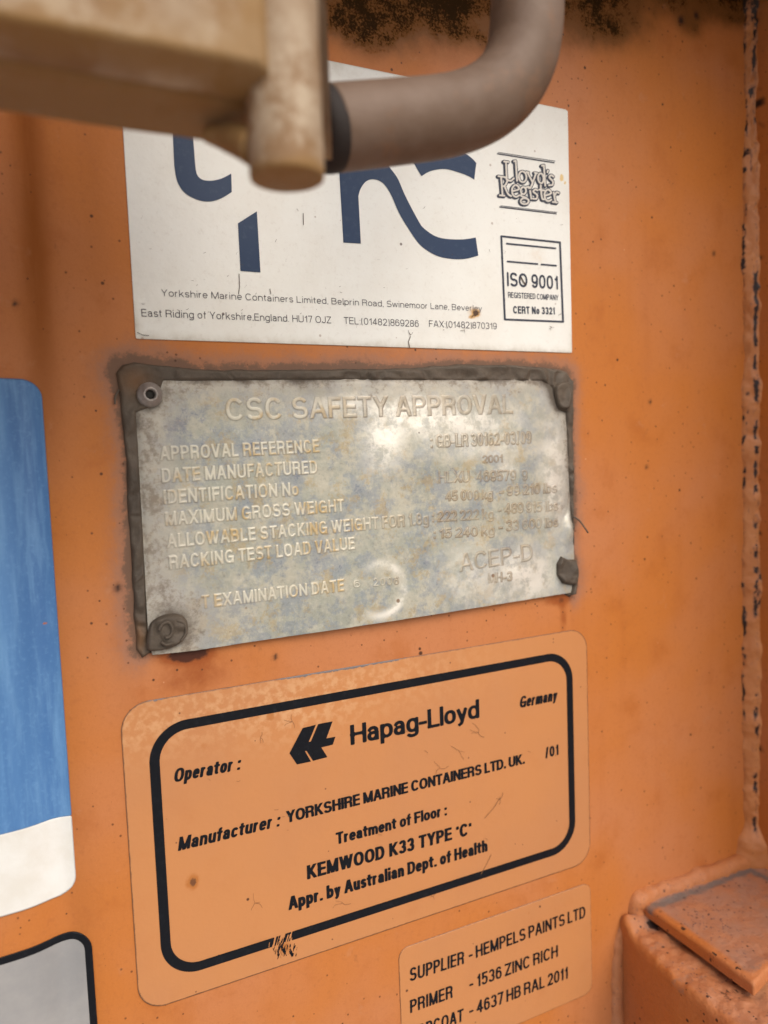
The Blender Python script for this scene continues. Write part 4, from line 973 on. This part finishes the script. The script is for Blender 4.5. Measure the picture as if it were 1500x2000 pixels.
def stamp(text, bl, br, tl, w, sp=.11, space=.3, hh=None):
    a, e, n, L, H = frame_of(bl, br, tl)
    wf, lay = layout(text, L, H, w, sp, space)
    for ch, xx in lay:
        gx0 = a + e * xx * H
        c0 = int((gx0[0] - .1 * H - x0) / res) - 6; c1 = int((gx0[0] + (gw(ch, wf, w) + .2) * H - x0) / res) + 6
        r0 = int((min(gx0[1], gx0[1] + e[1] * H) - .4 * H - z0) / res) - 4; r1 = int((gx0[1] + 1.35 * H - z0) / res) + 6
        c0, r0 = max(c0, 0), max(r0, 0); sub = (slice(r0, r1), slice(c0, c1))
        dx, dz = X[sub] - gx0[0], Z[sub] - gx0[1]
        lx = (dx * e[0] + dz * e[1]) / H; ly = (dx * n[0] + dz * n[1]) / H
        txt[sub] = np.minimum(txt[sub], glyph_sdf(ch, lx, ly, wf, w, 1.15) * H)
stamp('CSC SAFETY APPROVAL', (440.7, 822), (998, 808), (440.7, 778), .19, .09, .30)
for tx, a, b, c in (('APPROVAL REFERENCE', (311.7, 900), (621, 884), (311.7, 872)), ('DATE MANUFACTURED', (315, 943.3), (617, 925), (315, 915)), ('IDENTIFICATION No', (318.3, 985), (580, 967.3), (318.3, 957)),
                    ('MAXIMUM GROSS WEIGHT', (321.7, 1027), (668.3, 998.5), (321.7, 1000)), ('ALLOWABLE STACKING WEIGHT FOR 1.8g', (325, 1070), (832.3, 1023.3), (325, 1043)), ('RACKING TEST LOAD VALUE', (329.3, 1111.7), (688.3, 1071.7), (329.3, 1084.5)),
                    ('T EXAMINATION DATE', (391.7, 1187), (666.7, 1152), (391.7, 1161.5)),
                    (': GB-LR 30162-03/09', (836.7, 875), (1033.3, 866.7), (836.7, 849.5)), ('HLXU  469579  9', (851.7, 943.3), (1025, 937.5), (851.7, 922)), ('45 000 kg', (865, 978.3), (956, 974), (865, 959)), ('- 99 210 lbs', (970, 969.3), (1083.3, 961.7), (970, 949)),
                    (': 222 222 kg', (839, 1019), (957, 1012.7), (839, 998.5)), ('- 489 915 lbs', (966, 1004.5), (1085, 996.7), (966, 984)), (': 15 240 kg', (842, 1051), (959, 1044), (842, 1032)), ('- 33 600 lbs', (968, 1038), (1086, 1028), (968, 1018))):
    stamp(tx, a, b, c, .20 if a[0] < 500 else .165, .08 if a[0] < 500 else .10, .26)
stamp('ACEP-D', (891.7, 1115), (1035, 1093), (891.7, 1081), .15, .10)
stamp('MH-3', (946.7, 1137), (993.3, 1132.5), (946.7, 1119), .16, .12)
stamp('2001', (938.3, 904), (976.7, 902.5), (938.3, 890), .13, .14)
stamp('6', (684.5, 1146), (697, 1144.5), (684.5, 1131.5), .16)
stamp('2006', (723, 1143), (772, 1139), (723, 1128), .15, .25)
wearz = fbm(X * 120, Z * 120, 3)
fx0 = (X - x0) / (x1 - x0); fz0 = (Z - z0) / (z1 - z0)
letter = sst(.00010, -.00022, txt)
worn = sst(.25, .5, wearz + .1)
relief = .00026 * letter * (.5 + .5 * worn) * (1 - .45 * sst(.5, .65, fx0))
k_ = D / F
dents = .0007 * px_gauss(X, Z, 735, 1150, 62, 58) - .0006 * px_gauss(X, Z, 735, 1150, 42, 40) + .0003 * px_gauss(X, Z, 800, 890, 90, 50) - .0006 * px_gauss(X, Z, 760, 960, 60, 80)
dents += .0018 * px_gauss(X, Z, 330, 1215, 60, 50) * .5 + .0014 * px_gauss(X, Z, 1108, 1035, 12, 26) - .001 * px_gauss(X, Z, 1100, 1000, 10, 16)
dents += .0012 * (fbm(X * 26 + 3, Z * 26 + 1, 3) - .5) + .0003 * (fbm(X * 140, Z * 140, 3) - .5)
bow = .0012 + .0016 * np.sin(np.pi * np.clip(fx0, 0, 1)) * (1 - fz0) + .0009 * (1 - fz0)
edge_drop = -.0010 * np.exp(sdp / .0014) * sst(.2, .45, fz0)
H = bow + dents + relief + edge_drop
H = np.maximum(H, .0009)
P, polys = march(sdp)
cc, rr = P[:, 0], P[:, 1]
px = x0 + cc * res; pz = z0 + rr * res; ph = bilin(H, cc, rr)
nv = len(px)
V = np.stack([px, -ph, ZC + pz], 1)
Ed = np.concatenate([np.stack([p, np.roll(p, -1, 1)], 2).reshape(-1, 2) for p in polys])
key = Ed[:, 0].astype(np.int64) * nv + Ed[:, 1]; rev = Ed[:, 1].astype(np.int64) * nv + Ed[:, 0]
b = Ed[~np.isin(key, rev)]
V2 = V.copy(); V2[:, 1] += .0008
me = raw_mesh('plate_sheet', np.concatenate([V, V2]), polys + [np.stack([b[:, 1], b[:, 0], b[:, 0] + nv, b[:, 1] + nv], 1)])
smooth(me)
def pa(name, A): v = bilin(A, cc, rr); attr(me, name, np.concatenate([v, v]))
pa('letter', letter); pa('ring', np.exp(-((txt - .00008) / .00020) ** 2))
pa('right', sst(.40, .62, fx0 + .12 * (fz0 > .8) * 1.0))
painted_glare = 1.0 * px_gauss(X, Z, 745, 860, 42, 62) + .55 * px_gauss(X, Z, 820, 800, 60, 40) + .5 * px_gauss(X, Z, 950, 880, 110, 22) + .6 * px_gauss(X, Z, 985, 915, 26, 18) + .8 * px_gauss(X, Z, 900, 820, 150, 45) + .85 * px_gauss(X, Z, 1080, 930, 40, 150) + .9 * px_gauss(X, Z, 1020, 1120, 90, 60) + .6 * px_gauss(X, Z, 900, 1120, 60, 60) + .5 * px_gauss(X, Z, 700, 790, 120, 30)  # where the painted glare lies on the plate
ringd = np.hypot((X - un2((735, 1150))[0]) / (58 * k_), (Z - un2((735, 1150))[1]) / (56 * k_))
painted_glare += .8 * np.exp(-((ringd - 1) / .16) ** 2) * sst(un2((690, 1150))[0], un2((745, 1150))[0], X)
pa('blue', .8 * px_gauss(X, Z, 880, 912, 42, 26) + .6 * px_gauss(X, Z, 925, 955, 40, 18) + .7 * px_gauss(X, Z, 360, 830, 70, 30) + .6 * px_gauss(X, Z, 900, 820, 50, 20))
pa('painted_glare', np.clip(painted_glare * (.35 + 1.4 * fbm(X * 75 + 5, Z * 75, 4)), 0, 1))
dt = np.maximum(-sdp, 0)
rim = np.exp(-dt / .0075) * np.clip(sst(.25, .6, fz0) + sst(.12, .02, fx0) + .5 * sst(.93, 1, fx0) , 0, 1)
pa('rim', np.clip(rim * 1.25 + .9 * px_gauss(X, Z, 345, 1210, 95, 70) + .35 * sst(.13, .04, fx0), 0, 1))
grime = .75 * px_gauss(X, Z, 335, 1218, 62, 52) + .95 * px_gauss(X, Z, 1098, 1118, 30, 36) + .8 * px_gauss(X, Z, 1085, 760, 40, 45) + .8 * np.exp(-dt / .0032) * sst(.55, .8, fz0) * fbm(X * 90, Z * 90, 3) * 1.6 + .35 * px_gauss(X, Z, 620, 770, 60, 20) + .25 * px_gauss(X, Z, 1090, 860, 18, 60)
pa('grime', np.clip(grime, 0, 1))
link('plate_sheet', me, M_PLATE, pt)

# sealant round the plate: heightfield ridge
INNER = [(318, 744), (700, 742), (1056, 744), (1076, 756), (1088, 800), (1102, 806), (1109, 950), (1117, 1150), (1100, 1162), (700, 1224), (296, 1282), (288, 1240), (268, 860), (264, 806), (300, 792)]
def seal_part(name, outline, res, hmax, lift, rustspots=(), seed=0, hole=None, wob=1.0):
    O = [un2(p) for p in outline]; A = np.array(O); x0, z0 = A.min(0) - .002; x1, z1 = A.max(0) + .002
    nc = int((x1 - x0) / res) + 2; nr = int((z1 - z0) / res) + 2
    X, Z = np.meshgrid(x0 + np.arange(nc) * res, z0 + np.arange(nr) * res)
    sd = poly_sdf(X, Z, O) + .0009 * wob * (fbm(X * 160 + seed, Z * 160, 3) - .5)
    ridge = None
    if hole: sd = np.maximum(sd, -(poly_sdf(X, Z, [un2(p) for p in hole]) + .0004))
    P, polys = march(sd); c, r = P[:, 0], P[:, 1]
    px = x0 + c * res; pz = z0 + r * res; dv = np.maximum(-bilin(sd, c, r), 0)
    rr_ = .0015
    k = np.clip(dv / rr_, 0, 1)
    h = lift + hmax * np.sqrt(1 - (1 - k) ** 2) * (.75 + .5 * fbm(px * 70 + seed, pz * 70, 3)) + .0012 * (fbm(px * 190 + seed, pz * 190 + 2, 3) - .5) * k
    h += .0005 * np.sin(fbm(px * 60 + seed, pz * 60, 2) * 26) * k - .0007 * np.exp(-((fbm(px * 35 + seed, pz * 35 + 9, 2) - .5) / .02) ** 2) * k
    me = raw_mesh(name, np.stack([px, -h, ZC + pz], 1), polys); smooth(me)
    ru = 0 * px
    for (a, b_, s1, s2) in rustspots: ru = ru + px_gauss(px, pz, a, b_, s1, s2)
    attr(me, 'rustiness', np.clip(ru, 0, 1))
    return link(name, me, M_SEAL, pt)
seal_part('sealant_bead', PLATE_SEAL, .0004, .0024, -.0006, [(262, 745, 30, 25), (272, 1245, 10, 30)], 3, INNER)
seal_part('sealant_dab', [(1090, 1085), (1104, 1092), (1119, 1092), (1122, 1120), (1120, 1160), (1108, 1162), (1112, 1142), (1092, 1138), (1082, 1122), (1082, 1100)], .0004, .0028, .0014, [], 9)
seal_part('sealant_dab', catmull([(288, 1222), (300, 1206), (320, 1198), (345, 1196), (360, 1205), (364, 1228), (352, 1248), (330, 1262), (300, 1268), (285, 1262)], 4, True), .0004, .0026, .0030, [], 27)
seal_part('sealant_dab', catmull([(1078, 758), (1092, 748), (1108, 750), (1108, 790), (1104, 800), (1090, 800), (1082, 785)], 4, True), .0004, .0026, .0012, [], 15)
# loose swirl ridges in the lower left dab and a stray hair of sealant
def tube(name, pts, r, mat, parent, k=10, taper=None, caps=True):
    C = np.array(pts, float); n = len(C)
    T = np.gradient(C, axis=0); T /= np.linalg.norm(T, axis=1)[:, None]
    ref = np.array([0, -1., 0]); A = np.cross(T, ref); A /= np.linalg.norm(A, axis=1)[:, None] + 1e-9; B = np.cross(A, T)
    th = np.linspace(0, 2 * math.pi, k, endpoint=False); rr = np.full(n, r) if taper is None else np.asarray(taper)
    V = C[:, None] + rr[:, None, None] * (np.cos(th)[None, :, None] * A[:, None] + np.sin(th)[None, :, None] * B[:, None])
    i = np.arange(n - 1)[:, None] * k + np.arange(k)[None]; j = np.arange(n - 1)[:, None] * k + (np.arange(k)[None] + 1) % k
    P = [np.stack([i, j, j + k, i + k], -1).reshape(-1, 4)]
    if caps: P += [np.arange(k)[::-1][None], (np.arange(k) + (n - 1) * k)[None]]
    me = raw_mesh(name, V.reshape(-1, 3), P); smooth(me)
    return link(name, me, mat, parent)
def hp(pts, h): return [onw(a, b, h) for a, b in pts]
for sw in ([(306, 1225), (312, 1214), (324, 1210), (332, 1222), (328, 1236), (318, 1240)], [(340, 1206), (354, 1212), (358, 1230), (348, 1246)], [(310, 1248), (320, 1253), (332, 1250)]):
    o = tube('sealant_swirl', catmull(hp(sw, .0058), 6), .0006, M_SEAL, pt); attr(o.data, 'rustiness', np.zeros(len(o.data.vertices)))
o = tube('sealant_thread', catmull([onw(1112, 1008, .003), onw(1121, 1016, .004), onw(1132, 1034, .005), onw(1135, 1039, .005)], 6), .0004, M_SEAL, pt); attr(o.data, 'rustiness', np.zeros(len(o.data.vertices)))
o = tube('sealant_thread', catmull([onw(232, 762, .001), onw(225, 775, .001), onw(224, 790, .001)], 6), .00035, M_SEAL, pt); attr(o.data, 'rustiness', np.zeros(len(o.data.vertices)))
# open blind rivet, upper left
def lathe(name, prof, c, mat, parent, k=40):
    """prof: (radius, height off the panel) from rim inwards; axis along -Y"""
    th = np.linspace(0, 2 * math.pi, k, endpoint=False); n = len(prof)
    V = np.array([[(c[0] + r * math.cos(t), -h, c[2] + r * math.sin(t)) for t in th] for r, h in prof])
    i = np.arange(n - 1)[:, None] * k + np.arange(k)[None]; j = np.arange(n - 1)[:, None] * k + (np.arange(k)[None] + 1) % k
    P = [np.stack([i, j, j + k, i + k], -1).reshape(-1, 4), (np.arange(k) + (n - 1) * k)[None]]
    me = raw_mesh(name, V.reshape(-1, 3), P); smooth(me); return link(name, me, mat, parent)
rc = onw(291, 772); mm = .001
rv = lathe('rivet', [(4.6 * mm, .6 * mm), (4.6 * mm, 2.3 * mm), (4.2 * mm, 3.0 * mm), (3.1 * mm, 3.6 * mm), (2.75 * mm, 4.4 * mm), (2.4 * mm, 4.7 * mm), (1.95 * mm, 4.6 * mm), (1.75 * mm, 4.2 * mm), (1.7 * mm, 2.6 * mm)], rc, M_RIVET, pt)
lathe('rivet_mandrel', [(1.68 * mm, 2.5 * mm), (1.5 * mm, 2.9 * mm), (.5 * mm, 3.0 * mm)], rc, M_HOLE, rv)

# ------------------------------------------------------------------ steel lug in front of the panel, out of focus
SF = .52                                                              # its front face, share of the way from lens to panel
lug = thing('steel_lug', at(300, 60, .58), 'blurred rusty beige steel lug with a round pin boss at its right end, upper left', 'lug')
q1, q2, q3, q4 = at(250, 76, SF), at(250, 160, .556), at(250, 176, .562), at(250, 258, .632)
Zd = q1.z; xr = at(512, 110, SF).x; yf, ym, yb = q1.y, q2.y, q4.y; zt = Zd + .12
def rounded(poly, r, n=4):
    out = [poly[0]]
    for a, b, c in zip(poly, poly[1:], poly[2:]):
        a, b, c = (np.array(v, float) for v in (a, b, c)); u = (a - b) / np.linalg.norm(a - b); v = (c - b) / np.linalg.norm(c - b)
        rr = min(r, .4 * np.linalg.norm(a - b), .4 * np.linalg.norm(c - b)); p, q = b + u * rr, b + v * rr
        for k in range(n + 1):
            t = k / n; out.append(tuple(p * (1 - t) ** 2 + 2 * b * t * (1 - t) + q * t * t))
    return out + [poly[-1]]
PR = rounded([(yf, zt), (yf, Zd + .03), (yf, Zd), (ym, q2.z), (ym + .0008, q2.z + .0030), (q3.y + .002, q3.z + .0012), (yb, q4.z), (yb + .0006, q4.z + .01), (yb, zt)], .0016)
npf = len(PR)
xsb = np.concatenate([np.arange(-.35, -.13, .02), np.arange(-.13, xr, .0015), [xr]])
Vb = []
for i, x in enumerate(xsb):
    for (y, z) in PR: Vb.append((x + ((y - yf) * .85 if i == len(xsb) - 1 else max(0, (y - yf) * .85 - (xr - x)) if x > xr - .03 else 0), y, z))
Vb = np.array(Vb)
nz = fbm(Vb[:, 0] * 90, (Vb[:, 1] + Vb[:, 2]) * 90, 3) - .5
Vb[:, 2] += nz * .0009 * (Vb[:, 2] < Zd + .02); Vb[:, 1] += nz * .0005
gf = grid_faces(len(xsb), npf)
me = raw_mesh('lug_body', Vb, [gf[:, ::-1], np.arange(npf)[None], (np.arange(npf) + (len(xsb) - 1) * npf)[::-1][None]])
smooth(me)
attr(me, 'rusty', np.clip(1.0 * np.exp(-np.abs(Vb[:, 2] - Zd) / .0022) * (.4 + fbm(Vb[:, 0] * 70, Vb[:, 1] * 70, 3)) + .5 * (Vb[:, 1] > ym + .0005) + .75 * np.exp(-np.abs(Vb[:, 0] - xr) / .008) * (.4 + fbm(Vb[:, 0] * 50, Vb[:, 2] * 90, 3)), 0, 1))
link('lug_body', me, M_STEEL, lug)
# pin boss: round bar, its lower end showing
bc = at(561, 352, .55); rb_ = 73 / F * (R[2] @ np.array([un2((561, 352))[0] * .55, -un2((561, 352))[1] * .55, .55 * D]))
zs_ = [bc.z, bc.z + .0002, bc.z + .0012] + list(np.arange(bc.z + .003, bc.z + .16, .003)); k = 48
th = np.linspace(0, 2 * math.pi, k, endpoint=False); Vb = []
for i, z in enumerate(zs_):
    r = rb_ * (.93 if i == 0 else .975 if i == 1 else 1.0)
    for t in th: Vb.append((bc.x + r * math.cos(t) * (1 + .012 * math.sin(z * 400 + t * 3)), bc.y + r * math.sin(t), z))
n = len(zs_)
i_ = np.arange(n - 1)[:, None] * k + np.arange(k)[None]; j_ = np.arange(n - 1)[:, None] * k + (np.arange(k)[None] + 1) % k
me = raw_mesh('pin_boss', np.array(Vb), [np.stack([i_, j_, j_ + k, i_ + k], -1).reshape(-1, 4), np.arange(k)[::-1][None]])
smooth(me); Vb = np.array(Vb)
attr(me, 'rusty', np.clip(.75 * np.exp(-np.abs(Vb[:, 2] - bc.z) / .002) + .35 * fbm(Vb[:, 0] * 120, Vb[:, 2] * 60, 3), 0, 1))
link('pin_boss', me, M_STEEL, lug)
# weld web filling the corner between lug and boss
wb = []
wp = [at(400, 262, .60), at(440, 268, .59), at(470, 276, .575), at(500, 288, .56)]
wb = [tuple(p) for p in wp]
o = tube('lug_weld', catmull(wb, 4), .005, M_STEEL, lug, 14, np.interp(np.linspace(0, 1, 13), [0, .4, 1], [.0016, .0032, .0042]))
attr(o.data, 'rusty', np.full(len(o.data.vertices), .85))

# ------------------------------------------------------------------ bent pipe
SP = .68
axis_px = [(616, 256), (658, 251), (700, 247), (780, 239), (850, 231), (905, 219), (955, 196), (995, 158), (1018, 110), (1027, 60), (1030, 0), (1032, -80), (1036, -220), (1040, -420)]
axp = catmull([tuple(at(a, b, SP)) for a, b in axis_px], 8)
top_ = Vector(axp[-1]); axp.append((top_.x + .004, top_.y, ZC + .262))
rp = 79 / F * (R[2] @ np.array([un2((680, 250))[0] * SP, -un2((680, 250))[1] * SP, SP * D]))
pipe = thing('bent_pipe', tuple(Vector(axp[40])), 'blurred grey brown steel pipe bending upward in front of the white label', 'pipe')
tube('pipe_tube', axp[6:], rp, M_PIPE, pipe, 48)
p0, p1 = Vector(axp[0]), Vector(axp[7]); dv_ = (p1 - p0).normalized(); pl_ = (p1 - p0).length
tube('shaded_pipe_end', [p0, p0 + dv_ * .0004, p0 + dv_ * .0018, p0 + dv_ * pl_ * .5, p0 + dv_ * pl_ * .9, p0 + dv_ * pl_ * .98], 0, M_END_SHADE, pipe, 48, [rp * .86, rp * .93, rp * .985, rp * 1.0, rp * 1.0, rp * .985])  # dark sleeve: shade beside the boss, put into the colour of the end
